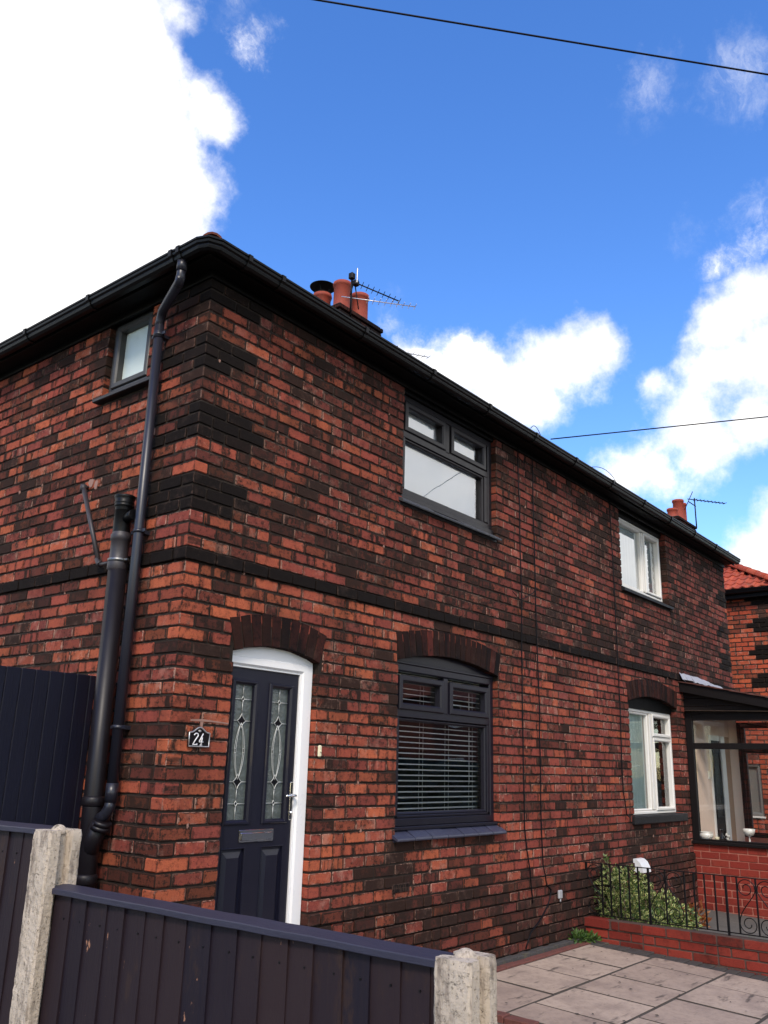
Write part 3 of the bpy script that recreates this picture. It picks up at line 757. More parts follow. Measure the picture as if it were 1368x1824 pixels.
mb.prism(PF(), [(.236, 1.80), (.246, 1.80), (.252, 1.846), (.228, 1.846)], -.002, .007, 3)
mb.build('front_wall', ['old_brick', 'mortar', 'dark_room', 'lime'], house)
side_open = [(.655, 1.205, 4.20, ZT)]
mb = MB(); lay(mb, PS(), YE, side_open, [], side_cls, 23, 0, .05, 1)
grid_wall(mb, PS(), .0095, YE-.009, -.05, ZT, [(.648, 1.212, 4.20, ZT)], .008, .102, 1)
grid_wall(mb, PS(), .282, YE-.11, -.05, ZT+.3, side_open, .102, .28, 2)
rnd = random.Random(33)
for _ in range(16): smear(mb, PS(), rnd.uniform(1.3, 3.4), ZB+H*rnd.randint(-10, 22), rnd.uniform(.005, .012), 3, rnd)
smear(mb, PS(), 1.19, 3.56, .045, 3, rnd, 1.0); smear(mb, PS(), 1.12, 3.52, .03, 3, rnd, 1.5)
mb.build('side_wall', ['old_brick', 'mortar', 'dark_room', 'lime'], house)
mb = MB(); lay(mb, PE(XE), YE, [], [], side_cls, 29, 0, .05, 1)
grid_wall(mb, PE(XE), .0095, YE-.009, -.05, ZT, [], .008, .28, 1)
mb.build('side_wall', ['old_brick', 'mortar'], house)
mb = MB(); grid_wall(mb, PB(YE), .0, XE, -.05, ZT, [], .0, .28, 0); mb.build('rear_wall', ['mortar'], house)
mb = MB(); mb.box(PW, (.29, .29, 2.58), (XE-.29, YE-.29, 2.68)); mb.box(PW, (5.2, .29, .1), (5.4, YE-.29, 4.9)); mb.box(PW, (.29, 3.4, .1), (XE-.29, 3.5, 4.9)); mb.box(PW, (1.75, .29, .1), (1.85, 3.4, 4.9)); mb.box(PW, (8.4, .29, .1), (8.5, 3.4, 4.9)); mb.box(PW, (.29, .29, 4.92), (XE-.29, YE-.29, 4.98))
mb.build('inner_floors', 'dark_room', house)
# black string course
mb = MB(); rnd = random.Random(8); jx = .010
x = -.018; first = True
while x < XE+.018:
    nx_ = min((x+BL+.018) if first else x+BL, XE+.018); first = False
    if XE+.018-nx_ < .06: nx_ = XE+.018
    brick(mb, PF(), x+(jx/2 if x > 0 else 0), nx_-(jx/2 if nx_ < XE else 0), ZB+.004, ZB+H-.004, -.018+rnd.uniform(-.001, .001), .10, (rnd.uniform(.94, .97), .2, rnd.random()), rnd); x = nx_
y = .115
while y < YE:
    brick(mb, PS(), y+jx/2, min(y+BL, YE)-jx/2, ZB+.004, ZB+H-.004, -.018+rnd.uniform(-.001, .001), .10, (rnd.uniform(.94, .97), .2, rnd.random()), rnd); y += BL
mb.build('string_course', 'old_brick', house)
voussoirs('door_arch', A_DOOR, house, PF(), 10, seed=3)
voussoirs('window_arch', A_WIN, house, PF(), 19, red=[5], seed=4)
voussoirs('window_arch', A_FAR, house, PF(), 19, seed=5)
# ---- eaves
def sweep(mb, path, prof, mi=0, closed_prof=True):
    """path: (x, y) polyline walked so that the outside is on its right; prof: (outward offset, z)"""
    N = len(path); nrm = []
    for i in range(N):
        ds = []
        if i > 0: ds.append((Vector(path[i])-Vector(path[i-1])).normalized())
        if i < N-1: ds.append((Vector(path[i+1])-Vector(path[i])).normalized())
        ns = [Vector((d.y, -d.x)) for d in ds]
        m_ = sum(ns, Vector((0, 0))).normalized(); m_ = m_/max(.3, m_.dot(ns[0])); nrm.append(m_)
    rings = [mb.verts([(p[0]+n_.x*o, p[1]+n_.y*o, z) for o, z in prof]) for p, n_ in zip(path, nrm)]
    k = len(prof)
    for A, B in zip(rings, rings[1:]):
        for i in range(k if closed_prof else k-1): j = (i+1) % k; mb.face([A[i], A[j], B[j], B[i]], mi)
    if closed_prof: mb.face(rings[0], mi); mb.face(rings[-1][::-1], mi)
EX = XE+.03
mb = MB(); path = [(-.175, YE+.17), (-.175, -.10), (-.10, -.175), (EX, -.175)]
rect = lambda o0, o1, z0, z1: [(o0, z0), (o1, z0), (o1, z1), (o0, z1)]
sweep(mb, [(-.17, YE+.17), (-.17, -.17), (EX, -.17)], rect(-.02, .0, 4.865, 4.955)); mb.build('fascia', 'black_board', house)
mb = MB(); sweep(mb, [(0, YE), (0, 0), (EX, 0)], [(-.004, 4.904), (.150, 4.904), (.150, 4.914), (-.004, 4.914)]); mb.build('soffit', 'soffit_black', house)
mb = MB(); sweep(mb, [(0, YE), (0, 0), (XE, 0)], [(-.006, 4.835), (.014, 4.835), (.018, 4.842), (.018, 4.902), (-.006, 4.902)])
sweep(mb, [(0, YE), (0, 0), (XE, 0)], [(.018, 4.894), (.030, 4.894), (.030, 4.902), (.018, 4.902)]); mb.build('frieze_board', 'black_board', house)
gp = [(.004, 4.948), (.004, 4.892), (.022, 4.874), (.058, 4.872), (.078, 4.884), (.084, 4.900), (.084, 4.908), (.098, 4.916), (.102, 4.930), (.094, 4.937), (.103, 4.944), (.104, 4.956), (.092, 4.956), (.088, 4.944), (.080, 4.915), (.060, 4.888), (.03, 4.888), (.012, 4.90)]
mb = MB(); sweep(mb, [(-.170, YE+.17), (-.170, -.125), (-.158, -.155), (-.125, -.170), (EX+.0, -.170)], gp)
gut = mb.build('gutter', 'black_gutter', house)
def bracket(P0, P1, z0=4.866):
    m2 = MB(); a, b = Vector(P0), Vector(P1)
    out = Vector(((b-a).y, -(b-a).x)).normalized()
    pr_ = [(.0, 4.95), (.0, 4.886), (.02, 4.866), (.06, 4.864), (.084, 4.878), (.092, 4.90), (.108, 4.912), (.112, 4.958), (.096, 4.966), (.088, 4.96), (.08, 4.90), (.06, 4.88), (.02, 4.88)]
    sweep(m2, [tuple(a), tuple(b)], pr_); o = m2.build('gutter_bracket', 'black_gutter', gut)
for x in (.10, .42, 1.35, 2.28, 3.2, 4.1, 5.0, 5.95, 6.9, 7.8, 8.7, 9.6): bracket((x-.016, -.170), (x+.016, -.170))
for y in (.05, .13, 1.12, 2.02, 2.95, 3.9, 4.9, 5.9): bracket((-.170, y+.016), (-.170, y-.016))

# ---- hipped roof with tiles
def tile_slope(mb, A, U, V, W, run, k, rnd, step=.205, tw=.172, left_hip=True, right_hip=True, zb=0.0):
    """A corner at the eave, U along it, V inwards; k rise per metre"""
    sl = math.sqrt(1+k*k); nz = Vector((-V.x*k, -V.y*k, 1)).normalized()
    rows_ = int(run/step)+1
    for j in range(rows_):
        v0 = j*step; v1 = v0+step+.05
        ncol = int(W/tw)+1
        for i in range(ncol):
            uc = (i+.5)*tw; vc = v0+step*.5
            if (left_hip and uc < vc-.02) or (right_hip and uc > W-vc+.02): continue
            if v0 > run: continue
            rn = (0, rnd.random(), rnd.random()); dz = rnd.uniform(-.004, .004)
            prof = [(0, .012), (.16, -.004), (.34, -.008), (.52, .006), (.70, .030), (.86, .034), (1.0, .014)]
            top, bot, lip = [], [], []
            for fu, h in prof:
                u = i*tw+fu*tw*1.02
                p0 = A+U*u+V*v0+Vector((0, 0, k*v0))+nz*((h*.75)+.024+dz); p1 = A+U*u+V*v1+Vector((0, 0, k*v1))+nz*(h*.75+.004+dz)
                q0 = p0-nz*.024; top.append(p0); bot.append(p1); lip.append(q0)
            T = mb.verts(top); B = mb.verts(bot); Lp = mb.verts(lip)
            for q in range(len(prof)-1):
                mb.face([T[q], T[q+1], B[q+1], B[q]], 0, rn, None, False); mb.face([Lp[q], Lp[q+1], T[q+1], T[q]], 0, rn)
def hip_line(mb, P0, P1, rnd, r=.075, seg=.32):
    a, b = Vector(P0), Vector(P1); d = (b-a); L = d.length; d.normalize(); side = d.cross(Vector((0, 0, 1))).normalized(); upv = side.cross(d)
    k = max(1, int(L/seg))
    for i in range(k):
        t0 = L*i/k; t1 = L*(i+1)/k+.02; rn = (0, rnd.random(), rnd.random()); rr0 = r*1.10; rr1 = r*.94
        A_ = mb.verts([a+d*t0+side*rr0*math.cos(t)+upv*(rr0*math.sin(t)) for t in [math.pi*q/8 for q in range(9)]])
        B_ = mb.verts([a+d*t1+side*rr1*math.cos(t)+upv*(rr1*math.sin(t)) for t in [math.pi*q/8 for q in range(9)]])
        C_ = mb.verts([a+d*t0+side*rr0*.84*math.cos(t)+upv*(rr0*.84*math.sin(t)) for t in [math.pi*q/8 for q in range(9)]])
        for q in range(8): mb.face([A_[q], A_[q+1], B_[q+1], B_[q]], 0, rn, None, True); mb.face([C_[q], C_[q+1], A_[q+1], A_[q]], 0, rn)
def hip_roof(parent, x0, x1, y0, y1, z, k, mat, seed, slopes='FLRB', matside=None):
    rnd = random.Random(seed); run = (y1-y0)/2; zr = z+run*k
    X, Y = Vector((1, 0, 0)), Vector((0, 1, 0))
    deck = MB(); e = -.012
    c = [(x0, y0, z+e), (x1, y0, z+e), (x1, y1, z+e), (x0, y1, z+e)]; r0, r1 = (x0+run, y0+run, zr+e), (x1-run, y0+run, zr+e)
    deck.poly([c[0], c[1], r1, r0]); deck.poly([c[1], c[2], r1]); deck.poly([c[2], c[3], r0, r1]); deck.poly([c[3], c[0], r0]); deck.poly(c[::-1])
    mb = MB()
    tile_slope(mb, Vector((x0, y0, z)), X, Y, x1-x0, run, k, rnd)
    tile_slope(mb, Vector((x0, y1, z)), -Y, X, y1-y0, run, k, rnd)
    tile_slope(mb, Vector((x1, y0, z)), Y, -X, y1-y0, run, k, rnd)
    tile_slope(mb, Vector((x1, y1, z)), -X, -Y, x1-x0, run, k, rnd)
    b0 = len(mb.v); mb.v.extend(deck.v)
    for f in deck.f: mb.face([i+b0 for i in f], 1)
    roof = mb.build('roof', [mat, 'black_board'], parent, recalc=False)
    h = MB(); dz = Vector((0, 0, .03))
    for a, b in (((x0+.03, y0+.03, z+.03*k+.03), (x0+run, y0+run, zr)), ((x1, y0, z), (x1-run, y0+run, zr)), ((x0, y1, z), (x0+run, y0+run, zr)), ((x1, y1, z), (x1-run, y0+run, zr)), ((x0+run, y0+run, zr), (x1-run, y0+run, zr))):
        hip_line(h, Vector(a)+dz, Vector(b)+dz, rnd)
    h.build('ridge_tiles', [mat], roof, recalc=False)
    return roof
roof = hip_roof(house, -.16, XE+.06, -.16, YE+.16, 4.905, .60, 'dark_tile', 5)
# chimney on the party wall
def chimney(roof, x0, x1, y0, y1, zb_, zt, pots, cowl=None, mat='arch_brick'):
    mb = MB(); rnd = random.Random(6); cls = lambda u, v, r, rd: (rd.uniform(.3, .9), rd.uniform(.2, .8), 0)
    for P, L0, L1 in ((PF(y0), x0, x1), (PS(x0), y0+.11, y1), (PE(x1), y0+.11, y1)):
        brick_wall(mb, P, L0, L1, zb_, zt-.17, [], [], cls, rnd.randint(0, 999), z_ref=zb_, depth=.1)
    mb.box(PW, (x0+.008, y0+.008, zb_), (x1-.008, y1-.008, zt-.03), 1)
    for i, g in enumerate((.03, .05)):
        a, b = zt-.17+i*.083, zt-.17+(i+1)*.083-.008
        brick_wall(mb, PF(y0-g), x0-g, x1+g, a, b, [], [], cls, rnd.randint(0, 999), z_ref=a, depth=.1, course=.079)
        brick_wall(mb, PS(x0-g), y0-g+.11, y1+g, a, b, [], [], cls, rnd.randint(0, 999), z_ref=a, depth=.1, course=.079)
        mb.box(PW, (x0-g+.09, y0-g+.09, a), (x1+g-.004, y1+g, b+.004), 1)
    mb.box(PW, (x0-.01, y0-.01, zt-.012), (x1+.01, y1+.01, zt+.03), 1, cham=.02)
    ch = mb.build('chimney', [mat, 'mortar'], roof)
    return ch
chim = chimney(roof, 4.86, 5.76, 3.30, 4.20, 6.5, 8.04, None)
def pot(c, h, r, parent, cw=False):
    m2 = MB(); m2.lathe(c, [(r*1.12, 0), (r*1.12, .05), (r*1.0, .07), (r*.97, h-.07), (r*1.06, h-.06), (r*1.10, h-.03), (r*1.06, h), (r*.86, h), (r*.82, h-.25)], 24, cap=False)
    o = m2.build('chimney_pot', 'terracotta', None, loc=(0, 0, 0)); return o
def sub(o, parent): 
    o.parent = parent; off = Vector(parent['_o']); o.location = Vector((0, 0, 0))-off; return o
POTS = [(5.18, 3.56, 8.05, .56, .130, 0), (5.585, 3.56, 8.05, .54, .135, 0), (5.19, 3.98, 8.05, .51, .135, 0), (5.59, 3.98, 8.05, .20, .12, 0)]
def pot_on(par, x, y, z, h, r):
    m2 = MB(); m2.lathe((x, y, z), [(r*1.12, 0), (r*1.12, .05), (r*1.0, .07), (r*.97, h-.07), (r*1.07, h-.06), (r*1.12, h-.035), (r*1.08, h), (r*.86, h), (r*.82, h-.25)], 24, cap=False)
    return m2.build('chimney_pot', 'terracotta', par)
# pots are children of the roof (third level), beside the stack
for x, y, z, h, r, cw in POTS: pot_on(roof, x, y, z, h, r)
m2 = MB(); x, y, z = 5.19, 3.98, 8.53
m2.lathe((x, y, z), [(.05, -.05), (.11, .0), (.115, .03), (.14, .05), (.10, .075), (.07, .08)], 24)
for k in range(4): t = k*math.pi/2+.4; m2.tube([(x+.08*math.cos(t), y+.08*math.sin(t), z+.05), (x+.12*math.cos(t), y+.12*math.sin(t), z+.17)], .006)
m2.lathe((x, y, z+.17), [(.20, 0), (.205, .008), (.10, .045), (.01, .06)], 28)
m2.build('chimney_cowl', 'black_board', roof)

# ---- casement windows
def pane(P, x0, x1, z0, z1, d, parent, mat='clear_glass', name='pane'):
    mb = MB(); mb.poly([P(x0-.004, z0-.004, d), P(x1+.004, z0-.004, d), P(x1+.004, z1+.004, d), P(x0-.004, z1+.004, d)])
    return mb.build(name, mat, parent, recalc=False)
def window(P, fr, mat, d0, lights, bars, back=.03, fw=.062, name='window', sash_w=.052, glass='clear_glass'):
    """fr: outer frame; lights: (x0,x1,z0,z1,sash?) glass rectangles; bars: frame members (x0,x1,z0,z1)"""
    x0, x1, z0, z1 = fr; mb = MB()
    mb.ring(P, x0, x1, z0, z1, fw, d0, d0+.075, cham=.005)
    for b in bars: mb.box(P, (b[0], b[2], d0+.001), (b[1], b[3], d0+.072), cham=.004)
    wdw = mb.build(name, mat, house)
    for (a, b, c, d, sash) in lights:
        if sash:
            m2 = MB(); m2.ring(P, a-sash_w, b+sash_w, c-sash_w, d+sash_w, sash_w, d0-.014, d0+.058, cham=.006)
            m2.build('sash', mat, wdw); pane(P, a, b, c, d, d0+.046, wdw, glass)
        else:
            m2 = MB(); m2.ring(P, a-.022, b+.022, c-.022, d+.022, .022, d0+.012, d0+.062, cham=.005)
            m2.build('glazing_bead', mat, wdw); pane(P, a, b, c, d, d0+.054, wdw, glass)
    return wdw
# near ground floor
W0 = (2.209, 3.722, 1.165, 2.425)
wn1 = window(PF(), W0, 'frame_grey', .056, [(2.335, 2.858, 2.112, 2.283, 1), (3.055, 3.578, 2.112, 2.283, 1), (2.325, 3.592, 1.268, 1.972, 0)],
             [(2.925, 2.985, 2.05, 2.36), (2.27, 3.66, 2.00, 2.062), (2.271, 2.303, 1.227, 2.0), (3.614, 3.66, 1.227, 2.0), (2.271, 3.659, 1.2275, 1.246)])
mb = MB(); N = 20
o = [(2.21+1.51*k/N, A_WIN.z(2.21+1.51*k/N, .004)) for k in range(N+1)]
mb.prism(PF(), [(3.72, 2.4255), (2.21, 2.4255)]+o, .062, .10)
mb.box(PF(), (2.21, 2.426, .050), (3.72, 2.446, .0615), cham=.003)
mb.build('arch_infill', 'frame_grey', wn1)
mb = MB(); mb.box(PF(), (2.208, 1.140, .018), (3.725, 1.164, .10), cham=.003); mb.build('window_cill', 'frame_grey', wn1)
def tile_sill(x0, x1, z1, z0, y1, y0, nt, mat, parent, seed):
    mb = MB(); rnd = random.Random(seed); w_ = (x1-x0)/nt
    for i in range(nt):
        a, b = x0+i*w_+.004, x0+(i+1)*w_-.004; t = rnd.uniform(-.007, .007); th = .022
        pts = [(y1, z1+t), (y0, z0+t*.3), (y0-.004, z0-.012), (y0, z0-th), (y1, z1-th-.01)]
        A = mb.verts([(a, y, z) for y, z in pts]); B = mb.verts([(b, y, z) for y, z in pts])
        mb.face(A); mb.face(B[::-1])
        for k in range(5): q = (k+1) % 5; mb.face([A[k], A[q], B[q], B[k]])
    mb.box(PW, (x0+.02, -.0, min(z0, z1)-.03), (x1-.02, .1, z0-.005))
    return mb.build('window_sill', mat, parent)
tile_sill(2.165, 3.755, 1.138, 1.088, .04, -.052, 7, 'sill_tile', wn1, 1)
# near first floor
W1 = (2.209, 3.727, 3.872, 4.805)
wn2 = window(PF(), W1, 'frame_upper', .056, glass='sky_glass', lights= [(2.335, 2.858, 4.518, 4.690, 1), (3.055, 3.560, 4.518, 4.690, 1), (2.325, 3.575, 3.930, 4.378, 0)],
             bars=[(2.925, 2.985, 4.45, 4.742), (2.27, 3.665, 4.405, 4.468), (2.271, 2.303, 3.935, 4.405), (3.597, 3.664, 3.935, 4.405)])
mb = MB(); mb.box(PF(), (2.207, 4.806, .030), (3.730, 4.90, .10), cham=.003); mb.build('lintel_board', 'black_board', wn2)
mb = MB(); mb.box(PF(), (2.209, 3.824, .036), (3.727, 3.871, .10), cham=.004)
mb.build('window_cill', 'frame_upper', wn2)
tile_sill(2.150, 3.740, 3.832, 3.778, .045, -.048, 7, 'sill_slate', wn2, 2)
# far first floor
W2 = (6.679, 8.211, 3.88, 4.79)
wf2 = window(PF(), W2, 'aged_upvc', .092, glass='sky_glass', lights=[(6.735, 7.572, 3.935, 4.735, 0), (7.670, 8.130, 3.955, 4.715, 1)], bars=[(7.594, 7.634, 3.93, 4.74)], fw=.034, sash_w=.034)
mb = MB(); mb.box(PF(), (6.677, 4.791, .060), (8.213, 4.90, .12), cham=.003); mb.build('lintel_board', 'black_board', wf2)
mb = MB(); mb.prism(lambda u, v, d: (d, u, v), [(.16, 3.878), (.05, 3.86), (-.045, 3.805), (-.045, 3.775), (.16, 3.775)], 6.64, 8.25); mb.build('window_sill', 'sill_stone', wf2)
# far ground floor
W3 = (6.679, 8.211, 1.145, 2.375)
wf1 = window(PF(), W3, 'aged_upvc', .092, [(6.735, 7.450, 1.205, 2.315, 0), (7.610, 8.128, 2.108, 2.305, 1), (7.610, 8.128, 1.218, 2.010, 1)], [(7.500, 7.560, 1.19, 2.335), (7.561, 8.17, 2.052, 2.066)], fw=.036, sash_w=.038)
mb = MB(); o = [(6.68+1.53*k/N, A_FAR.z(6.68+1.53*k/N, .004)) for k in range(N+1)]
mb.prism(PF(), [(8.21, 2.3755), (6.68, 2.3755)]+o, .075, .12); mb.build('arch_infill', 'black_board', wf1)
mb = MB(); mb.box(PF(), (6.60, 1.045, -.045), (8.26, 1.142, .16), cham=.012); mb.build('window_sill', 'sill_stone', wf1)
# small side window
ws = window(PS(), (.659, 1.201, 4.262, 4.862), 'frame_side', .050, [(.765, 1.110, 4.362, 4.785, 1)], [], fw=.055, sash_w=.05, glass='frosted')
mb = MB(); mb.box(PS(), (.50, 4.185, -.055), (1.235, 4.215, .10), cham=.004); mb.build('window_sill', 'frame_upper', ws)
mb = MB(); mb.box(PS(), (.660, 4.216, .03), (1.20, 4.261, .10), cham=.003); mb.build('window_cill', 'black_board', ws)
mb = MB(); mb.box(PS(), (.657, 4.863, .03), (1.203, 4.90, .1)); mb.build('lintel_board', 'black_board', ws)

# ---- front door
P = PF()
mb = MB()
mb.ring(P, .464, 1.264, -.02, 2.292, .045, .050, .125, cham=.006, wl=.034, wr=.100, wt=.060, wb=.04)
mb.box(P, (1.150, .02, .062), (1.166, 2.232, .12), cham=.003); mb.box(P, (.497, 2.218, .064), (1.150, 2.233, .12), cham=.003)
o = [(.464+.80*k/N, A_DOOR.z(.464+.80*k/N, .003)) for k in range(N+1)]
mb.prism(P, [(1.264, 2.2925), (.464, 2.2925)]+o, .058, .10)
mb.build('door_frame', 'white_upvc', house)
mb = MB(); x0, x1, z0, z1 = .499, 1.149, .12, 2.217; gl = [(.568, .730, 1.257, 2.110), (.902, 1.068, 1.257, 2.110)]; lp = [(.565, .720, .38, 1.065), (.905, 1.065, .38, 1.065)]
grid_wall(mb, P, x0, x1, z0, z1, gl+[(a-.022, b+.022, c-.022, d+.022) for a, b, c, d in lp], .078, .122)
for a, b, c, d in gl: mb.ring(P, a-.036, b+.036, c-.030, d+.030, .036, .066, .080, cham=.007, wt=.030, wb=.030)
for a, b, c, d in lp:
    mb.ring(P, a-.024, b+.024, c-.024, d+.024, .008, .074, .10, cham=.002)
    # sunk field rising to a flat centre
    q0 = [(a-.022, c-.022), (b+.022, c-.022), (b+.022, d+.022), (a-.022, d+.022)]; q1 = [(a, c+.0), (b, c+.0), (b, d), (a, d)]; q2 = [(a+.028, c+.035), (b-.028, c+.035), (b-.028, d-.035), (a+.028, d-.035)]
    V0 = mb.verts([P(u, v, .094) for u, v in q0]); V1 = mb.verts([P(u, v, .092) for u, v in q1]); V2 = mb.verts([P(u, v, .079) for u, v in q2])
    for k in range(4): q = (k+1) % 4; mb.face([V0[k], V0[q], V1[q], V1[k]]); mb.face([V1[k], V1[q], V2[q], V2[k]])
    mb.face(V2)
door = mb.build('front_door', 'blue_grey_door', house)
for a, b, c, d in gl:
    g = pane(P, a, b, c, d, .100, door, 'door_glass', 'glazed_panel')
    mb = MB(); cx = (a+b)/2; Y0 = .0935; r = .0026
    pt = lambda u, v: P(cx+u, v, Y0)
    W_ = (b-a)/2-.004
    def ln(*pts): mb.tube([pt(u, v) for u, v in pts], r, 6)
    def diamond(v, w_, h_, conc=.0):
        o = []
        for (ua, va), (ub, vb) in (((0, h_), (w_, 0)), ((w_, 0), (0, -h_)), ((0, -h_), (-w_, 0)), ((-w_, 0), (0, h_))):
            for k in range(6):
                t = k/6; u = ua+(ub-ua)*t; vv = va+(vb-va)*t; s_ = 1-conc*4*t*(1-t); o.append((u*s_, v+vv*s_))
        mb.tube([pt(*q) for q in o], r, 6, closed=True); return o
    dd = []
    for v in (2.015, 1.355): dd.append(diamond(v, .013, .020, .12)); ln((-W_, v), (-.013, v)); ln((.013, v), (W_, v))
    for v in (1.875, 1.490): dd.append(diamond(v, .038, .050, .22)); ln((-W_, v), (-.038, v)); ln((.038, v), (W_, v))
    ln((0, 2.108), (0, 2.035)); ln((0, 1.995), (0, 1.925)); ln((0, 1.44), (0, 1.375)); ln((0, 1.335), (0, 1.259))
    for s_ in (-1, 1):
        for off in (0, .013):
            pts = []
            for k in range(17):
                t = k/16; v = 1.862-(.359)*t; u = s_*((.043-off)*math.sin(math.pi*t)**.8) if t not in (0, 1) else 0
                pts.append((u, v))
            mb.tube([pt(u, v) for u, v in pts], r*.85, 6)
        for v in (1.672, 1.698): ln((s_*.028, v), (s_*.046, v))
    ln((-W_, 1.30), (W_, 1.30)) if False else None
    for o in dd: mb.poly([P(cx+u, v, .0945) for u, v in o], 1)
    for s_ in (-1, 1): mb.poly([P(cx+s_*.030, 1.674, .0945), P(cx+s_*.044, 1.674, .0945), P(cx+s_*.044, 1.696, .0945), P(cx+s_*.030, 1.696, .0945)], 1)
    mb.build('lead_came', ['lead_came', 'black_gloss'], door, recalc=False)
mb = MB(); mb.box(P, (.678, 1.120, .068), (.982, 1.196, .078), cham=.003); mb.box(P, (.690, 1.131, .060), (.970, 1.178, .068), cham=.004)
mb.build('letterbox', 'chrome', door)
mb = MB(); mb.box(P, (1.118, 1.245, .070), (1.144, 1.492, .0785), cham=.004); mb.tube([P(1.131, 1.405, .072), P(1.131, 1.405, .030), P(1.125, 1.405, .022), P(1.08, 1.405, .020), P(1.03, 1.402, .022)], [.009, .009, .009, .008, .007], 10)
mb.lathe((1.131, .066, 1.29), [(.008, -.014), (.009, .0), (.008, .014)], 10)
mb.build('door_handle', 'chrome', door)
mb = MB(); mb.box(P, (.44, -.03, -.32), (1.30, .14, .05), cham=.01); mb.build('door_step', 'concrete_dark', house)
# air brick
mb = MB(); mb.box(P, (2.18, .700, -.004), (2.40, .764, .05), cham=.003)
for i in range(2):
    for k in range(9): mb.box(P, (2.197+k*.0215, .707+i*.028, -.0055), (2.206+k*.0215, .730+i*.028, .0), 1)
mb.build('air_brick', ['arch_brick', 'black_board'], house)

# ---- pipes on the side wall
mb = MB(); mb.tube([(-.215, .060, 4.885), (-.215, .062, 4.80)], .036, 16); mb.tube([(-.215, .062, 4.86), (-.215, .064, 4.755), (-.205, .09, 4.70)], .031, 16)
mb.tube([(-.215, .064, 4.76), (-.210, .078, 4.725), (-.10, .395, 4.665), (-.078, .442, 4.61), (-.075, .447, 4.56)], [.033]*5, 16)
ym = lambda z: .424+(z-3.0)*.013
mb.tube([(-.075, .447, 4.60), (-.073, ym(3.0), 3.0), (-.073, ym(1.36), 1.36)], .0335, 18)
for z in (4.50,): mb.tube([(-.075, ym(z)+.003, z+.035), (-.075, ym(z)+.003, z-.03)], .0375, 16)
mb.tube([(-.073, ym(1.46), 1.47), (-.073, ym(1.36), 1.36)], .038, 16)
mb.tube([(-.073, ym(1.38), 1.38), (-.074, ym(1.38)+.004, 1.33), (-.080, ym(1.38)+.035, 1.285), (-.09, ym(1.38)+.09, 1.255)], .034, 16)
dp = mb.build('downpipe', 'downpipe_navy', house)
for z in (4.50, 3.055, 1.80):
    m2 = MB(); yy = ym(z)
    m2.tube([(-.074, yy, z-.012), (-.074, yy, z+.012)], .038, 16); m2.box(PS(), (yy+.028, z-.010, -.080), (yy+.075, z+.010, -.070)); m2.box(PS(), (yy-.075, z-.010, -.080), (yy-.028, z+.010, -.070)); m2.box(PS(), (yy-.02, z-.012, -.05), (yy+.02, z+.012, .01))
    m2.build('pipe_clip', 'downpipe_navy', dp)
sy = lambda z: .585-(3.3-z)*.022
mb = MB(); mb.tube([(-.10, sy(2.83), 2.83), (-.10, sy(-.05), -.05)], .061, 24)
for z in (1.36, .92, .78): mb.lathe((-.10, sy(z), z), [(.0615, -.03), (.070, -.022), (.070, .018), (.0615, .03)], 24)
mb.tube([(-.10, sy(1.1), 1.04), (-.098, .51, 1.14), (-.088, .455, 1.24)], [.056, .056, .056], 18)
for rr, (zz, yy, xx) in ((.058, (1.245, .453, -.087)),): mb.tube([(xx, yy, zz-.02), (xx+.002, yy-.008, zz+.006)], rr, 18); 
mb.tube([(-.0895, .46, 1.20), (-.088, .452, 1.225)], .0595, 18)
sp_ = mb.build('soil_pipe', 'soil_pipe_black', house)
mb = MB(); z0 = 2.83
mb.lathe((-.10, sy(3.0), 0), [(.061, 2.80), (.067, 2.81), (.068, 2.86), (.060, 2.875), (.059, 2.93), (.0605, 2.94), (.0605, 3.0), (.066, 3.005), (.068, 3.04), (.060, 3.052), (.058, 3.06)], 22, cap=False)
mb.build('pipe_collar', 'collar_grey', sp_)
mb = MB(); mb.lathe((-.10, sy(3.2), 0), [(.057, 3.05), (.057, 3.235), (.065, 3.24), (.065, 3.252), (.061, 3.256), (.066, 3.262), (.066, 3.272), (.061, 3.276), (.069, 3.30), (.073, 3.312), (.067, 3.318), (.060, 3.31), (.055, 3.15)], 22, cap=False)
mb.tube([(-.10, sy(3.2)-.03, 3.145), (-.10, sy(3.2)-.085, 3.165), (-.098, sy(3.2)-.12, 3.17)], [.034, .034, .038], 16)
mb.tube([(-.10, sy(3.2)+.03, 3.145), (-.10, sy(3.2)+.072, 3.15)], .024, 14)
mb.build('pipe_branch', 'black_gutter', sp_)
mb = MB(); mb.lathe((-.10, sy(2.87), 2.868), [(.060, -.012), (.0705, -.01), (.0705, .01), (.060, .012)], 22); mb.box(PS(), (sy(2.87)+.05, 2.862, -.105), (sy(2.87)+.12, 2.874, -.093)); mb.box(PS(), (sy(2.87)-.10, 2.862, -.105), (sy(2.87)-.05, 2.874, -.093)); mb.box(PS(), (sy(2.87)-.02, 2.86, -.06), (sy(2.87)+.02, 2.876, .01))
mb.build('pipe_clip', 'steel_bright', sp_)
mb = MB(); mb.tube([(-.045, 1.205, 3.50), (-.060, .875, 2.915)], .0165, 12)
mb.lathe((-.045, 1.212, 3.51), [(.022, -.03), (.024, 0), (.022, .022)], 12); mb.tube([(-.045, 1.212, 3.52), (.01, 1.23, 3.525)], .014, 10)
mb.tube([(-.060, .89, 2.93), (-.060, .866, 2.895), (-.062, .845, 2.885)], .020, 12); mb.tube([(-.062, .85, 2.885), (-.09, .66, 2.872)], .012, 10)
mb.build('waste_pipe', 'collar_grey', house)

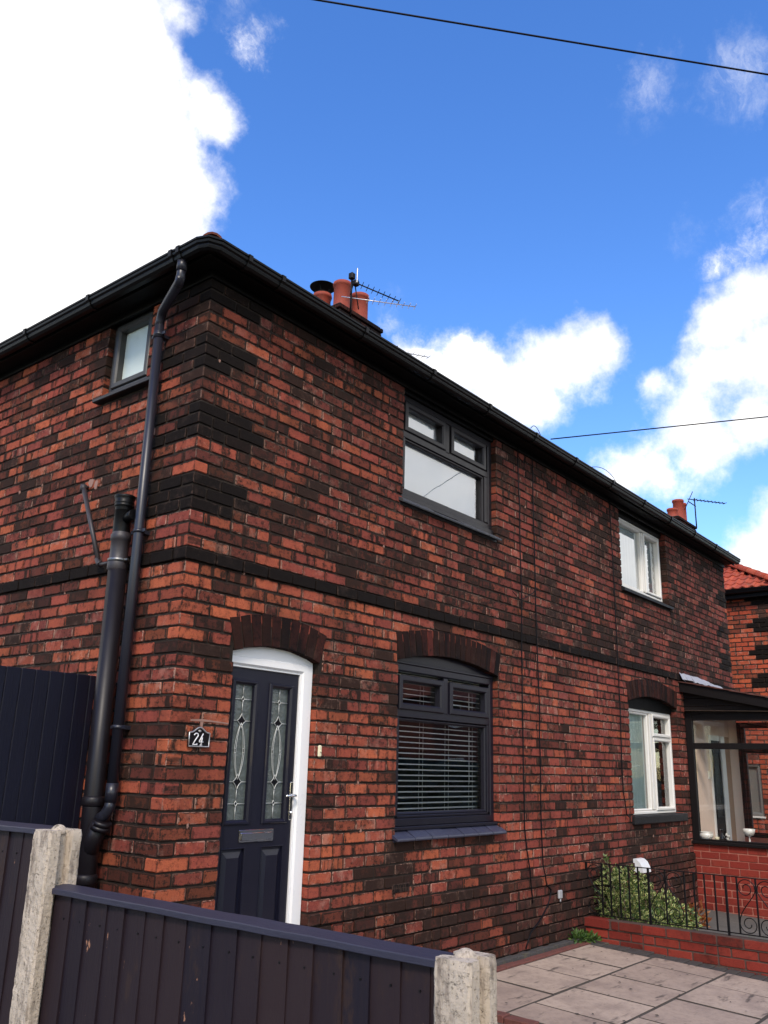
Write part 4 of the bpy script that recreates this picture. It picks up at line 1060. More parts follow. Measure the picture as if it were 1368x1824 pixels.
# ================================================================== things on and in the house
def slats(name, x0, x1, z0, z1, y, pitch, label):
    mb = MB(); z = z1-.03; dp_ = .036
    mb.box(PW, (x0, y-.02, z1-.022), (x1, y+.03, z1), cham=.003)
    rnd = random.Random(12)
    while z > z0+.02:
        t = rnd.uniform(-.0006, .0006)
        pts = [(y-dp_/2, z-.0010), (y, z+.0060), (y+dp_/2, z+.0050)]
        for k in range(2):
            a, b = pts[k], pts[k+1]
            mb.poly([(x0, a[0], a[1]+t), (x1, a[0], a[1]-t), (x1, b[0], b[1]-t), (x0, b[0], b[1]+t)])
            mb.poly([(x0, a[0], a[1]+t-.0028), (x1, a[0], a[1]-t-.0028), (x1, b[0], b[1]-t-.0028), (x0, b[0], b[1]+t-.0028)])
        mb.poly([(x0, pts[0][0], pts[0][1]), (x1, pts[0][0], pts[0][1]), (x1, pts[0][0], pts[0][1]-.0028), (x0, pts[0][0], pts[0][1]-.0028)])
        z -= pitch
    mb.box(PW, (x0, y-.018, z0), (x1, y+.018, z0+.012), cham=.002)
    k = 0
    n_ = 4
    for i in range(n_):
        xx = x0+(x1-x0)*(.09+.82*i/(n_-1))
        for dy in (-.019, .019): mb.tube([(xx, y+dy, z1-.02), (xx, y+dy, z0+.01)], .0011, 5)
    mb.tube([(xx-.06, y-.022, z1-.02), (xx-.06, y-.024, z0+.25)], .003, 6)
    o = mb.build(name, 'slat_white', loc=((x0+x1)/2, y, z0), recalc=False)
    return tag(o, label, 'blind')
slats('venetian_blind', 2.27, 3.66, 1.235, 2.36, .185, .0435, 'white slatted venetian blind behind the grey ground-floor window')
def sheet_wavy(name, mat, x0, x1, z0, z1, y, label, cat, amp=.0, per=.12, scallop=0.0):
    mb = MB(); nx, nz = 60, 24; rnd = random.Random(3)
    ids = []
    for j in range(nz+1):
        row = []
        for i in range(nx+1):
            t = i/nx; x = x0+(x1-x0)*t; z = z0+(z1-z0)*j/nz
            if i == nx and scallop: x += scallop*math.sin(j*1.9)
            row.append((x, y+amp*math.sin(2*math.pi*x/per)+amp*.4*math.sin(2*math.pi*x/per*2.3+z), z))
        ids.append(mb.verts(row))
    for j in range(nz):
        for i in range(nx): mb.face([ids[j][i], ids[j][i+1], ids[j+1][i+1], ids[j+1][i]], smooth=True)
    return tag(mb.build(name, mat, loc=((x0+x1)/2, y, z0), recalc=False), label, cat)
sheet_wavy('roller_blind', 'blind_white', 2.215, 3.545, 3.885, 4.79, .134, 'plain white roller blind drawn down behind the dark first-floor window', 'blind', scallop=.006)
sheet_wavy('net_curtain', 'voile', 6.70, 8.13, 3.90, 4.76, .165, 'pale net curtain with a wavy edge behind the white-framed first-floor window', 'curtain', amp=.004, per=.09, scallop=.012)
sheet_wavy('curtain', 'green_curtain', 6.70, 7.455, 1.17, 2.36, .178, 'pale green curtain hanging in the left light of the white-framed ground-floor window', 'curtain', amp=.014, per=.10)
sheet_wavy('curtain', 'tan_paint', 7.66, 7.95, 1.17, 2.36, .36, 'tan curtain behind the right light of the white-framed ground-floor window', 'curtain', amp=.012, per=.08)

# house number sign
L0 = (.218, 0, 1.69)
sg = thing('house_number_sign', 'small black wall sign reading 24 with a silver ogee-topped border', 'sign', (.218, -.004, 1.69))
cx0, hw = .2185, .0815
def ogee(hw, zb_, zs, zt, n_=10):
    o = [(-hw, zb_), (hw, zb_), (hw, zs)]
    for k in range(1, 2*n_):
        t = k/(2*n_); u = hw-2*hw*t; c = .5*(1+math.cos(math.pi*min(1, abs(u)/(hw*.86)))); o.append((u, zs+(zt-zs)*c))
    o.append((-hw, zs)); return [(cx0+u, v) for u, v in o]
P = PF()
mb = MB(); mb.prism(P, ogee(hw, 1.693, 1.781, 1.813), -.014, -.004); mb.build('plate', 'black_gloss', sg)
mb = MB(); mb.tube([P(u, v, -.015) for u, v in ogee(hw-.003, 1.697, 1.779, 1.810)], .0048, 8, closed=True); mb.build('border', 'pewter', sg)
mb = MB()
def stroke(pts, r=.0036): mb.tube([P(cx0+u, v, -.0155) for u, v in pts], r, 6)
sl = .10
def q2(u, v): return (u+(v-1.74)*.14, v)
pts = [q2(-.043, 1.762)]
for k in range(9): t = math.pi*.95-(math.pi*1.15)*k/8; pts.append(q2(-.028+.0150*math.cos(t), 1.762+.0125*math.sin(t)))
pts += [q2(-.030, 1.733), q2(-.042, 1.708)]; stroke(pts); stroke([q2(-.043, 1.7075), q2(-.012, 1.7075), q2(-.010, 1.713)])
stroke([q2(.024, 1.774), q2(.004, 1.727), q2(.004, 1.7245), q2(.034, 1.7245)]); stroke([q2(.022, 1.752), q2(.022, 1.706)]); stroke([q2(.014, 1.706), q2(.030, 1.706)], .003)
mb.build('numerals', 'sign_white', sg)
mb = MB()
for a in (-60, -30, 0, 30, 60): 
    t = R_(a); mb.tube([P(cx0+.002*math.sin(t), 1.783, -.0150), P(cx0+.019*math.sin(t)*.8, 1.784+.014*math.cos(t), -.0150)], [.0028, .0012], 6)
mb.build('shell_ornament', 'pewter', sg)
# doorbell
mb = MB(); mb.box(P, (1.288, 1.662, -.022), (1.322, 1.742, -.002), cham=.008); mb.lathe((1.305, -.022, 1.70), [(.006, -.006), (.008, 0), (.006, .006)], 10)
tag(mb.build('doorbell', 'ivory', loc=(1.305, -.002, 1.70)), 'cream bell push on the brickwork right of the white door frame', 'doorbell')
# cables down the wall
def wall_cable(pts, label, r=.0068):
    mb = MB(); rnd = random.Random(len(pts)); P_ = []
    for a, b in zip(pts, pts[1:]):
        m_ = max(2, int(abs(a[1]-b[1])/.22))
        for k in range(m_): t = k/m_; P_.append((a[0]+(b[0]-a[0])*t+rnd.uniform(-.005, .005), -.026+rnd.uniform(-.004, .003), a[1]+(b[1]-a[1])*t))
    P_.append((pts[-1][0], -.03, pts[-1][1]))
    mb.tube(P_, r, 6); return tag(mb.build('cable', 'cable_black', loc=(pts[-1][0], -.03, pts[-1][1])), label, 'cable', 'black cables clipped to the front wall')
wall_cable([(4.12, 4.88), (4.13, 4.2), (4.139, 3.29), (4.124, 2.25), (4.117, 1.47), (4.125, 1.1), (4.20, .72), (4.235, .54), (4.235, .45)], 'thin black cable down the brick front, first to the right of the near windows')
wall_cable([(4.42, 4.83), (4.43, 3.7), (4.444, 2.77), (4.452, 1.9), (4.439, 1.2), (4.45, .75), (4.52, .58), (4.60, .535), (4.53, .40), (4.35, .28), (4.20, .21), (4.10, .09)], 'black cable down the middle of the brick front, kinking at the small white box')
wall_cable([(6.33, 4.88), (6.37, 4.09), (6.372, 2.86), (6.345, 1.9), (6.35, 1.4), (6.40, 1.17), (6.49, 1.13)], 'black cable down the brick just left of the white-framed windows')
mb = MB()
for pts, lab in (([(4.12, -.02, 4.78), (4.19, -.05, 4.70), (4.26, -.03, 4.83), (4.22, -.04, 4.66), (4.32, -.03, 4.74)], 'tangled black wire end right below the soffit beside the first cable'), ([(3.98, -.02, 3.30), (4.10, -.03, 3.24), (4.20, -.03, 3.27), (4.40, -.02, 3.36), (4.44, -.03, 3.42)], 'short sagging black wire joining the two cables above the string course')):
    mb = MB(); mb.tube(pts, .004, 6); tag(mb.build('loose_wire', 'cable_black', loc=pts[0]), lab, 'wire')
for pts, lab in (([(3.95, -.28, 4.96), (3.99, -.29, 5.025), (4.08, -.28, 5.03), (4.15, -.28, 4.95)], 'small wire loop arching over the gutter where the overhead cable arrives'), ([(5.35, -.28, 4.95), (5.62, -.28, 5.05), (5.85, -.28, 5.04), (6.0, -.28, 4.95)], 'longer thin wire arching over the gutter above the far house front')):
    mb = MB(); a, b, c, d = [Vector(p) for p in pts]; mb.tube([a*(1-t)**3+b*3*t*(1-t)**2+c*3*t*t*(1-t)+d*t**3 for t in [k/12 for k in range(13)]], .0035, 6); tag(mb.build('loose_wire', 'cable_black', loc=tuple(a)), lab, 'wire')
mb = MB(); mb.box(P, (4.735, .440, -.04), (4.805, .515, -.018), cham=.006); mb.tube([(4.77, -.03, .437), (4.77, -.03, .41)], .008, 8)
tag(mb.build('junction_box', 'plastic_grey', loc=(4.77, -.018, .435)), 'small grey-white junction box low on the brick wall beside a cable', 'junction box')
mb = MB(); o = [(-.002, .69), (-.04, .686), (-.08, .655), (-.108, .60), (-.115, .55), (-.100, .55), (-.094, .60), (-.07, .642), (-.04, .668), (-.002, .672)]
mb.prism(lambda u, v, d: (d, u, v), o, 6.57, 6.79); mb.prism(lambda u, v, d: (d, u, v), [(-.002, .55), (-.002, .68), (-.04, .678), (-.075, .648), (-.10, .60), (-.108, .55)], 6.572, 6.578)
mb.prism(lambda u, v, d: (d, u, v), [(-.002, .55), (-.002, .68), (-.04, .678), (-.075, .648), (-.10, .60), (-.108, .55)], 6.782, 6.788)
tag(mb.build('vent_hood', 'plastic_white', loc=(6.7, -.002, .545)), 'white quarter-round vent hood low on the wall above the shrub', 'vent')
# ---- overhead cables and pole
def sagline(a, b, sag, m_=24): 
    a, b = Vector(a), Vector(b); return [a+(b-a)*(k/m_)-Vector((0, 0, sag*4*(k/m_)*(1-k/m_))) for k in range(m_+1)]
PT = Vector((15.7, -13.5, 7.75))
def overhead(a, b, sag, r, label):
    mb = MB(); mb.tube(sagline(a, b, sag), r, 6); return tag(mb.build('overhead_cable', 'cable_black', loc=tuple(a)), label, 'cable')
far1 = Vector((1.29, .35, 8.6)); dv = (far1-PT)
overhead(PT, PT+dv*1.9, .0, .0095, 'thick black overhead cable crossing the blue sky at the top')
overhead(PT-Vector((0, 0, .1)), (4.39, -.27, 4.985), .02, .0065, 'thin overhead cable running from the middle of the gutter to the right')
overhead((29.5, 8.0, 13.2), (31.0, 1.0, 13.25), .0, .010, 'faint distant wire against white cloud right of the far roof corner') if False else None
tp = thing('telegraph_pole', 'brown wooden telegraph pole on the street side carrying the overhead cables', 'pole', (15.7, -13.5, -.3))
mb = MB(); mb.tube([(15.7, -13.5, -.35), (15.7, -13.5, 8.3)], [.15, .10], 14); mb.build('shaft', 'wood_pole', tp)
mb = MB(); mb.lathe((15.7, -13.5, 7.6), [(.12, 0), (.16, .02), (.16, .06), (.12, .08)], 14); mb.build('cable_bracket', 'iron', tp)

# ---- antennas
def yagi(mb, a, b, nel, el, r=.011, er=.004, first=.0, mi=0):
    a, b = Vector(a), Vector(b); d = (b-a).normalized(); s_ = d.cross(Vector((0, 0, 1))).normalized()
    mb.tube([a, b], r, 8, mi)
    for k in range(nel):
        t = first+(1-first)*k/(nel-1); p = a+(b-a)*t; e = el*(1.0-.15*t); mb.tube([p-s_*e, p+s_*e], er, 6, mi)
    return d, s_
an = thing('tv_antenna', 'black and silver twin-boom television antenna on the near chimney stack', 'antenna', (5.03, 3.26, 7.95))
mb = MB(); mb.tube([(5.03, 3.24, 7.9), (5.03, 3.24, 8.56)], .014, 10); mb.box(PW, (4.99, 3.20, 8.50), (5.07, 3.28, 8.60), cham=.01); mb.build('mast', 'iron', an)
mb = MB(); d_, s_ = yagi(mb, (4.93, 3.34, 8.20), (5.80, 2.64, 8.20), 9, .10, .008, .0045, .35); mb.build('lower_boom', 'alu', an)
mb = MB(); yagi(mb, (5.06, 3.22, 8.46), (5.62, 2.80, 8.26), 9, .10, .010, .005, .06); mb.tube([(5.05, 3.22, 8.44), (4.99, 3.22, 8.22)], .009, 8); mb.tube([(5.08, 3.22, 8.44), (5.16, 3.20, 8.05)], .009, 8)
mb.box(PW, (5.03, 3.16, 8.40), (5.12, 3.24, 8.48), cham=.01); mb.build('upper_boom', 'iron', an)
mb = MB(); mb.box(PW, (5.035, 3.14, 8.42), (5.05, 3.16, 8.66), cham=.004); mb.build('reflector', 'pewter', an)
an = thing('tv_antenna', 'small thin television antenna just showing over the gutter beside the near chimney', 'antenna', (6.6, 3.45, 7.1))
mb = MB(); mb.tube([(6.60, 3.60, 7.2), (6.60, 3.60, 8.18)], .010, 8); mb.build('mast', 'iron', an)
mb = MB(); yagi(mb, (6.05, 3.40, 7.84), (6.78, 3.10, 7.905), 9, .075, .006, .0035); mb.tube([(6.5, 3.24, 7.88), (6.6, 3.6, 7.9)], .006, 6); mb.build('boom', 'iron', an)

# ================================================================== fence, posts, gate
FD = Vector((-.0538, 1, 0)).normalized(); FN = Vector((FD.y, -FD.x, 0))   # along the fence (away from the street), across (towards +x)
def fence_post(x, y, ztop, zb_, label, seed):
    """x, y: the corner of the street-side end on the camera side"""
    mb = MB(); a, b = .115, .150
    o = [(.008, 0), (a-.008, 0), (a, .008), (a, .048), (a-.03, .056), (a-.03, .096), (a, .104), (a, b-.008), (a-.008, b), (.008, b), (0, b-.008), (0, .104), (.03, .096), (.03, .056), (0, .048), (0, .008)]
    # densify
    D_ = []
    for p, q in zip(o, o[1:]+o[:1]):
        k = max(1, int(math.dist(p, q)/.013))
        for i in range(k): D_.append((p[0]+(q[0]-p[0])*i/k, p[1]+(q[1]-p[1])*i/k))
    nz = int((ztop-zb_)/.018); rings = []
    for j in range(nz+1):
        z = zb_+(ztop-zb_)*j/nz; r = []
        for s_, t_ in D_:
            n_ = mnoise.noise(Vector((s_*60+seed, t_*60, z*55)))*.0026+mnoise.noise(Vector((s_*12, t_*12+seed, z*7)))*.0012
            k_ = 1.0 if j < nz else .955
            ss, tt = a/2+(s_-a/2)*(1+n_*12)*k_, b/2+(t_-b/2)*(1+n_*12)*k_
            w_ = Vector((x, y, 0))+FD*ss+FN*tt; r.append((w_.x, w_.y, z+(0 if j < nz-1 else n_*.6)+(0.004 if j == nz else 0)))
        rings.append(mb.verts(r))
    m_ = len(D_)
    for A, B in zip(rings, rings[1:]):
        for k in range(m_): q = (k+1) % m_; mb.face([A[k], A[q], B[q], B[k]])
    mb.face(rings[-1]); mb.face(rings[0][::-1])
    c = Vector((x, y, ztop))+FD*a/2+FN*b/2
    mb.lathe((c.x, c.y, ztop), [(.034, -.012), (.031, .0), (.027, .009), (.021, .016), (.012, .021), (.003, .023)], 14)
    return tag(mb.build('fence_post', 'concrete_post', loc=(x, y, zb_)), label, 'fence post', 'concrete fence posts')
fence_post(-1.352, -1.083, 1.333, -.25, 'taller weathered concrete fence post where the fence steps up, by the soil pipe', 1.0)
fence_post(-1.252, -2.948, 1.128, -.35, 'nearest pitted concrete fence post at the right end of the low panel', 9.0)
fence_post(-1.452, .72, 1.36, -.25, 'concrete fence post hidden behind the taller fence panel', 5.0)
def fence_panel(p0, p1, ztop, zb_, label, seed, zt1=None):
    zt1 = ztop if zt1 is None else zt1
    a, b = Vector((p0[0], p0[1], 0)), Vector((p1[0], p1[1], 0)); d = (b-a); L = d.length; d.normalize(); nn = Vector((d.y, -d.x, 0))
    if nn.x > 0: nn = -nn                                           # towards the camera side
    t = thing('boarded_fence', label, 'fence', (p0[0], p0[1], zb_), 'dark painted boarded fences')
    rnd = random.Random(seed); mb = MB(); s_ = 0.0
    while s_ < L-.02:
        w_ = min(.108+rnd.uniform(-.012, .012), L-s_); th0, th1 = .005, .0125
        zt = lambda s: ztop+(zt1-ztop)*s/L
        def pt(s, off, z): q = a+d*s+nn*off; return (q.x, q.y, z)
        e = min(s_+w_+.012, L); j0, j1 = rnd.uniform(0, .002), rnd.uniform(0, .002)
        NZ = 6; A, B, Cc, Dd = [], [], [], []
        for k in range(NZ+1):
            z = zb_+(zt(s_)-.02-zb_)*k/NZ; wv = .0014*math.sin(k*2+s_*30)
            A.append(pt(s_, .004+th0+j0+wv, z)); B.append(pt(e, .004+th1+j1+wv, z)); Cc.append(pt(e, .0, z)); Dd.append(pt(s_, .0, z))
        rn = (0, rnd.random(), rnd.random())
        IA, IB, IC, ID = mb.verts(A), mb.verts(B), mb.verts(Cc), mb.verts(Dd)
        for k in range(NZ):
            mb.face([IA[k], IB[k], IB[k+1], IA[k+1]], 0, rn); mb.face([ID[k], IA[k], IA[k+1], ID[k+1]], 0, rn); mb.face([IC[k], ID[k], ID[k+1], IC[k+1]], 0, rn); mb.face([IB[k], IC[k], IC[k+1], IB[k+1]], 0, rn)
        # nail heads
        for zz in (zb_+.12, (zb_+ztop)/2, ztop-.10):
            q = a+d*(s_+w_-.02)+nn*(.0035+th1); mb.box(PW, (q.x-.002, q.y-.003, zz-.003), (q.x+.002, q.y+.003, zz+.003), 1)
        s_ += w_
    mb.build('boards', ['fence_paint', 'iron'], t)
    mb = MB()
    for zz in (zb_+.15, (zb_+ztop)/2-.02, ztop-.09):
        o = [a-nn*.001, b-nn*.001, b-nn*.030, a-nn*.030]
        lo = mb.verts([(q.x, q.y, zz-.03) for q in o]); hi = mb.verts([(q.x, q.y, zz+.03) for q in o]); mb.face(lo); mb.face(hi)
        for k in range(4): q = (k+1) % 4; mb.face([lo[k], lo[q], hi[q], hi[k]])
    mb.build('rails', 'fence_paint', t)
    mb = MB(); prof = [(.035, -.018), (.0365, -.016), (.0365, .000), (.034, .003), (-.032, .013), (-.034, .011), (-.034, -.018)]; NS = 14; rings = []
    for k in range(NS+1):
        q = a+d*(L*k/NS); zc = ztop+(zt1-ztop)*k/NS+rnd.uniform(-.0012, .0012); rings.append(mb.verts([(q.x+nn.x*o, q.y+nn.y*o, zc+z) for o, z in prof]))
    for A, B in zip(rings, rings[1:]):
        for k in range(len(prof)): q = (k+1) % len(prof); mb.face([A[k], A[q], B[q], B[k]])
    mb.face(rings[0]); mb.face(rings[-1][::-1]); mb.build('cap_rail', 'fence_cap', t)
    return t
fence_panel((-1.278, -1.062), (-1.178, -2.835), 1.128, -.16, 'low dark painted fence panel with a blue-grey cap in front of the door', 3, 1.113)
fence_panel((-1.372, .76), (-1.286, -.985), 1.332, -.10, 'taller dark painted fence panel at the left edge, beyond the concrete post', 4)
gt = thing('side_gate', 'tall navy boarded gate closing the passage beside the black soil pipe', 'gate', (-.65, .82, 0))
mb = MB(); rnd = random.Random(77); x = -1.40
while x < -.0:
    w_ = .098+rnd.uniform(-.004, .004); xe = min(x+w_, -.004)
    mb.box(PW, (x+.0015, .815+rnd.uniform(-.0015, .0015), .03), (xe-.0015, .836, 2.135), cham=.004); x += w_
mb.build('boards', 'gate_paint', gt)
for z in (.25, 1.1, 1.95): mb = MB(); mb.box(PW, (-1.40, .837, z), (-.03, .87, z+.09), cham=.004); mb.build('ledge', 'gate_paint', gt)

# ================================================================== garden wall, railing, planting
gw = thing('garden_wall', 'low red painted brick wall under the iron railing', 'wall', (5.35, -1.9, -.1))
mb = MB(); cls = lambda u, v, r, rd: (max(0, rd.gauss(.05, .12)) if rd.random() > .1 else rd.uniform(.3, .6), rd.uniform(0, 1), 0)
xw = 5.30; zt = .225
mb2 = MB()
brick_wall(mb, PS(xw), -3.9, -.02, -.20, zt-.088, [], [], cls, 5, odd=.02, z_ref=zt-.088, depth=.105, d0=.004)
grid_wall(mb, PS(xw), -3.9, -.02, -.3, zt-.088, [], .010, .11, 1)
# coping course: bricks on edge proud of the face, a wider joint at the pier
rnd = random.Random(9); y = -.015; i = 0
brick_wall(mb, PS(xw), -3.9, -.30, zt-.086, zt, [], [], cls, 6, odd=0, z_ref=zt-.086, depth=.130, course=.086, d0=-.010)
brick_wall(mb, PS(xw), -.275, -.012, zt-.086, zt+.006, [], [], cls, 7, odd=0, z_ref=zt-.086, depth=.130, course=.09, d0=-.018)
mb.box(PS(xw), (-3.9, zt-.09, -.002), (-.02, zt-.003, .125), 1)
mb.build('brickwork', ['painted_brick', 'mortar_grey'], gw)
rl = thing('iron_railing', 'black wrought iron railing with heart scrolls on the low red wall', 'railing', (5.38, -1.9, .2))
XR = 5.38; ZTp, ZBt = .727, .250
mb = MB(); mb.box(PW, (XR-.010, -3.85, ZTp-.004), (XR+.010, -.0, ZTp+.004)); mb.box(PW, (XR-.008, -3.85, ZBt-.004), (XR+.008, -.0, ZBt+.004)); mb.build('rails', 'iron', rl)
hearts = [-.833-.84*k for k in range(4)]; bars = [-.012]
b0 = [-.179, -.271, -.369, -.465, -.561, -.666]
for k in range(5): bars += [b-.84*k for b in b0]
bars = [b for b in bars if b > -3.85]
mb = MB()
for b in bars: mb.box(PW, (XR-.0065, b-.0065, ZBt), (XR+.0065, b+.0065, ZTp))
for h in hearts: mb.box(PW, (XR-.0065, h-.0065, ZBt), (XR+.0065, h+.0065, ZTp)); mb.box(PW, (XR-.012, h-.013, .632), (XR+.012, h+.013, .655))
mb.build('bars', 'iron', rl)
for py in (-.012, -.666, -1.405, -2.34, -3.3):
    mb = MB(); mb.box(PW, (XR-.009, py-.009, .20), (XR+.009, py+.009, ZTp)); mb.build('post', 'iron', rl)
def scroll(c, s_):
    pts = []
    for k in range(37): t = k/36; th = -2*math.pi+3*math.pi*t; r = .018+.067*t**.8; pts.append((.092+r*math.cos(th), .634+r*math.sin(th)))
    for t in [k/8 for k in range(1, 8)]: 
        p0, p1, p2, p3 = (.007, .634), (.007, .56), (.165, .46), (.163, .336); pts.append(tuple(p0[i]*(1-t)**3+p1[i]*3*t*(1-t)**2+p2[i]*3*t*t*(1-t)+p3[i]*t**3 for i in (0, 1)))
    for k in range(37): t = k/36; th = -3*math.pi*t; r = .080-.062*t**1.2; pts.append((.083+r*math.cos(th), .336+r*math.sin(th)))
    m2 = MB(); m2.tube([(XR, c+s_*u, z) for u, z in pts], .0045, 6); m2.build('scroll', 'iron', rl)
for h in hearts: scroll(h, 1); scroll(h, -1)
scroll(-.012, -1)
def leaves(mb, blobs, n_, size, seed, fold=.25, var=(.7, 1.3), shape=(1, .5), shell=.55):
    rnd = random.Random(seed)
    tot = sum(b[3]*b[4]*b[5] for b in blobs)
    for bx_ in blobs:
        k = int(n_*bx_[3]*bx_[4]*bx_[5]/tot)
        for _ in range(k):
            while True:
                p = Vector((rnd.uniform(-1, 1), rnd.uniform(-1, 1), rnd.uniform(-1, 1)))
                if shell < p.length < 1: break
            nse = 1+.28*mnoise.noise(Vector((p.x*2.2+bx_[0]*3, p.y*2.2, p.z*2.2)))
            c = Vector((bx_[0]+p.x*bx_[3]*nse, bx_[1]+p.y*bx_[4]*nse, bx_[2]+p.z*bx_[5]*nse))
            if c.z < -.10: continue
            outw = (p+Vector((rnd.gauss(0, .5), rnd.gauss(0, .5), rnd.gauss(.25, .5)))).normalized()
            s_ = size*rnd.uniform(*var); t1 = outw; sd_ = t1.cross(Vector((rnd.gauss(0, 1), rnd.gauss(0, 1), rnd.gauss(0, 1)))).normalized(); nn = t1.cross(sd_)
            L, W_ = s_*shape[0], s_*shape[1]*.5
            tip = c+t1*L-nn*L*.15; mid = c+t1*L*.5+nn*W_*fold
            l, r_ = c+t1*L*.45+sd_*W_, c+t1*L*.45-sd_*W_
            l2, r2 = c+t1*L*.78+sd_*W_*.62, c+t1*L*.78-sd_*W_*.62
            ids = mb.verts([c, l, l2, tip, r2, r_, mid]); rn = (rnd.random(), rnd.random(), 0)
            mb.face([ids[0], ids[1], ids[2], ids[3], ids[6]], 0, rn, [(.5, 0), (1, .4), (.85, .8), (.55, 1), (.5, .5)])
            mb.face([ids[0], ids[6], ids[3], ids[4], ids[5]], 0, rn, [(.5, 0), (.5, .5), (.45, 1), (.15, .8), (0, .4)])
sh = thing('variegated_shrub', 'low bushy shrub with yellow-edged green leaves behind the iron railing', 'shrub', (6.0, -.3, -.08))
blobs = [(5.66, -.16, .36, .22, .15, .34), (5.70, -.26, .15, .26, .20, .30), (5.92, -.16, .30, .28, .16, .34), (6.15, -.26, .22, .34, .22, .30), (6.50, -.30, .12, .36, .24, .24), (6.85, -.36, .05, .30, .22, .17), (5.9, -.38, .06, .42, .24, .20), (6.4, -.45, .0, .42, .20, .17)]
mb = MB(); leaves(mb, blobs, 5600, .044, 5, var=(.5, 1.45), shape=(1, .56)); leaves(mb, [(5.64, -.12, .70, .035, .03, .12), (6.02, -.20, .58, .05, .05, .09), (6.3, -.2, .5, .04, .05, .08)], 90, .045, 6, shell=0)
mb.build('foliage', 'euonymus_leaf', sh, recalc=False)
mb = MB(); rnd = random.Random(8)
for bx_ in blobs:
    for _ in range(5):
        q = (bx_[0]+rnd.uniform(-.7, .7)*bx_[3], bx_[1]+rnd.uniform(-.7, .7)*bx_[4], bx_[2]+rnd.uniform(.1, .8)*bx_[5]); mb.tube([(bx_[0]*.6+6.0*.4, -.28, -.10), ((q[0]+bx_[0])/2, (q[1]-.28)/2, q[2]*.45), q], [.009, .006, .003], 6)
mb.tube([(5.66, -.14, .4), (5.64, -.12, .80)], .003, 5)
mb.build('stems', 'wood_pole', sh)
mb = MB(); leaves(mb, [(7.25, -.40, .02, .16, .13, .17)], 260, .07, 7, shape=(1, .35), shell=.2)
tag(mb.build('rusty_plant', 'rust_leaf', loc=(7.25, -.4, -.08), recalc=False), 'small orange-brown leafy plant at the right end of the shrub', 'plant')
mb = MB(); leaves(mb, [(5.02, -.07, .06, .10, .04, .06), (5.14, -.09, .05, .09, .05, .06), (5.22, -.14, .04, .07, .05, .04)], 260, .055, 9, shape=(1, .34), shell=.1)
tag(mb.build('weed', 'green_leaf', loc=(5.1, -.08, .02), recalc=False), 'clump of green weeds in the corner of house wall and low red wall', 'weed')
mb = MB(); rnd = random.Random(13)
for _ in range(2600):
    x = rnd.uniform(5.6, 7.9); y = rnd.uniform(-1.9, -.3)
    if mnoise.noise(Vector((x*1.6, y*1.6, .3))) < -.05: continue
    a = rnd.uniform(0, 6.28); h = rnd.uniform(.02, .075); w_ = .004; dx, dy = math.cos(a)*w_, math.sin(a)*w_; lx, ly = rnd.uniform(-.02, .02), rnd.uniform(-.02, .02)
    mb.poly([(x-dx, y-dy, -.10), (x+dx, y+dy, -.10), (x+lx, y+ly, -.09+h)], 0, (rnd.random(), 0, 0))
g = mb.build('grass', 'green_leaf', loc=(0, 0, 0), recalc=False); g['kind'] = 'stuff'; g['label'] = 'short rough grass and weeds behind the railing'; g['category'] = 'grass'

# ================================================================== the porch next door
pc = thing('porch', 'brown timber and glass lean-to porch on a bright red brick base', 'porch', (9.5, -.75, -.1))
PX, PY0 = 8.48, -1.50
mb = MB(); cls = lambda u, v, r, rd: (max(0, rd.gauss(.02, .06)), rd.uniform(0, 1), 0)
brick_wall(mb, PS(PX), PY0, -.004, -.11, .765, [], [], cls, 51, odd=.0, z_ref=.765-.0, depth=.10, jx=.010, course=.0865)
grid_wall(mb, PS(PX), PY0, -.001, -.2, .765, [], .0045, .098, 1)
mb.build('brick_base', ['painted_brick', 'mortar_pink'], pc); mb = MB()
for xa, xb in ((PX+.11, 9.2), (9.95, 10.62)): mb = MB(); brick_wall(mb, PF(PY0), xa, xb, -.11, .765, [], [], cls, 52, odd=.0, z_ref=.765, depth=.10, jx=.010, course=.0865); grid_wall(mb, PF(PY0), xa, xb, -.2, .765, [], .0045, .098, 1); mb.build('brick_base', ['painted_brick', 'mortar_pink'], pc)
mb = MB()
grid_wall(mb, PE(10.62), PY0+.11, -.001, -.2, .765, [], .0015, .11, 1)
mb.build('brick_base', ['painted_brick', 'mortar_pink'], pc)
mb = MB(); mb.box(PW, (PX-.045, PY0-.05, .766), (PX+.16, -.001, .806), cham=.006); mb.box(PW, (PX+.16, PY0-.05, .766), (9.2, PY0+.14, .806), cham=.006); mb.build('sill_board', 'porch_timber', pc); mb = MB(); mb.box(PW, (9.95, PY0-.05, .766), (10.66, PY0+.14, .806), cham=.006); mb.box(PW, (10.50, PY0+.14, .766), (10.66, -.001, .806), cham=.006)
mb.build('sill_board', 'porch_timber', pc)
mb = MB()
def fr_side(x, w_=.07):
    P_ = PS(x)
    mb.box(P_, (-.092, .806, .0), (-.002, 2.398, w_), cham=.004); mb.box(P_, (PY0, .806, .0), (PY0+.09, 2.398, w_), cham=.004)
    mb.box(P_, (PY0+.09, 2.312, .004), (-.092, 2.398, w_-.004), cham=.004); mb.box(P_, (PY0+.09, 1.945, .004), (-.092, 2.022, w_-.004), cham=.004); mb.box(P_, (PY0+.09, .806, .006), (-.092, .830, w_-.006), cham=.004)
fr_side(PX); fr_side(10.55)
P_ = PF(PY0)
for x in (8.55, 9.12, 9.95, 10.48): mb.box(P_, (x, .806 if x not in (9.12,) else -.1, 0), (x+.07, 2.398, .07), cham=.004)
mb.box(P_, (8.62, 2.312, .004), (10.48, 2.398, .066)); mb.box(P_, (8.62, 1.945, .004), (9.12, 2.022, .066))
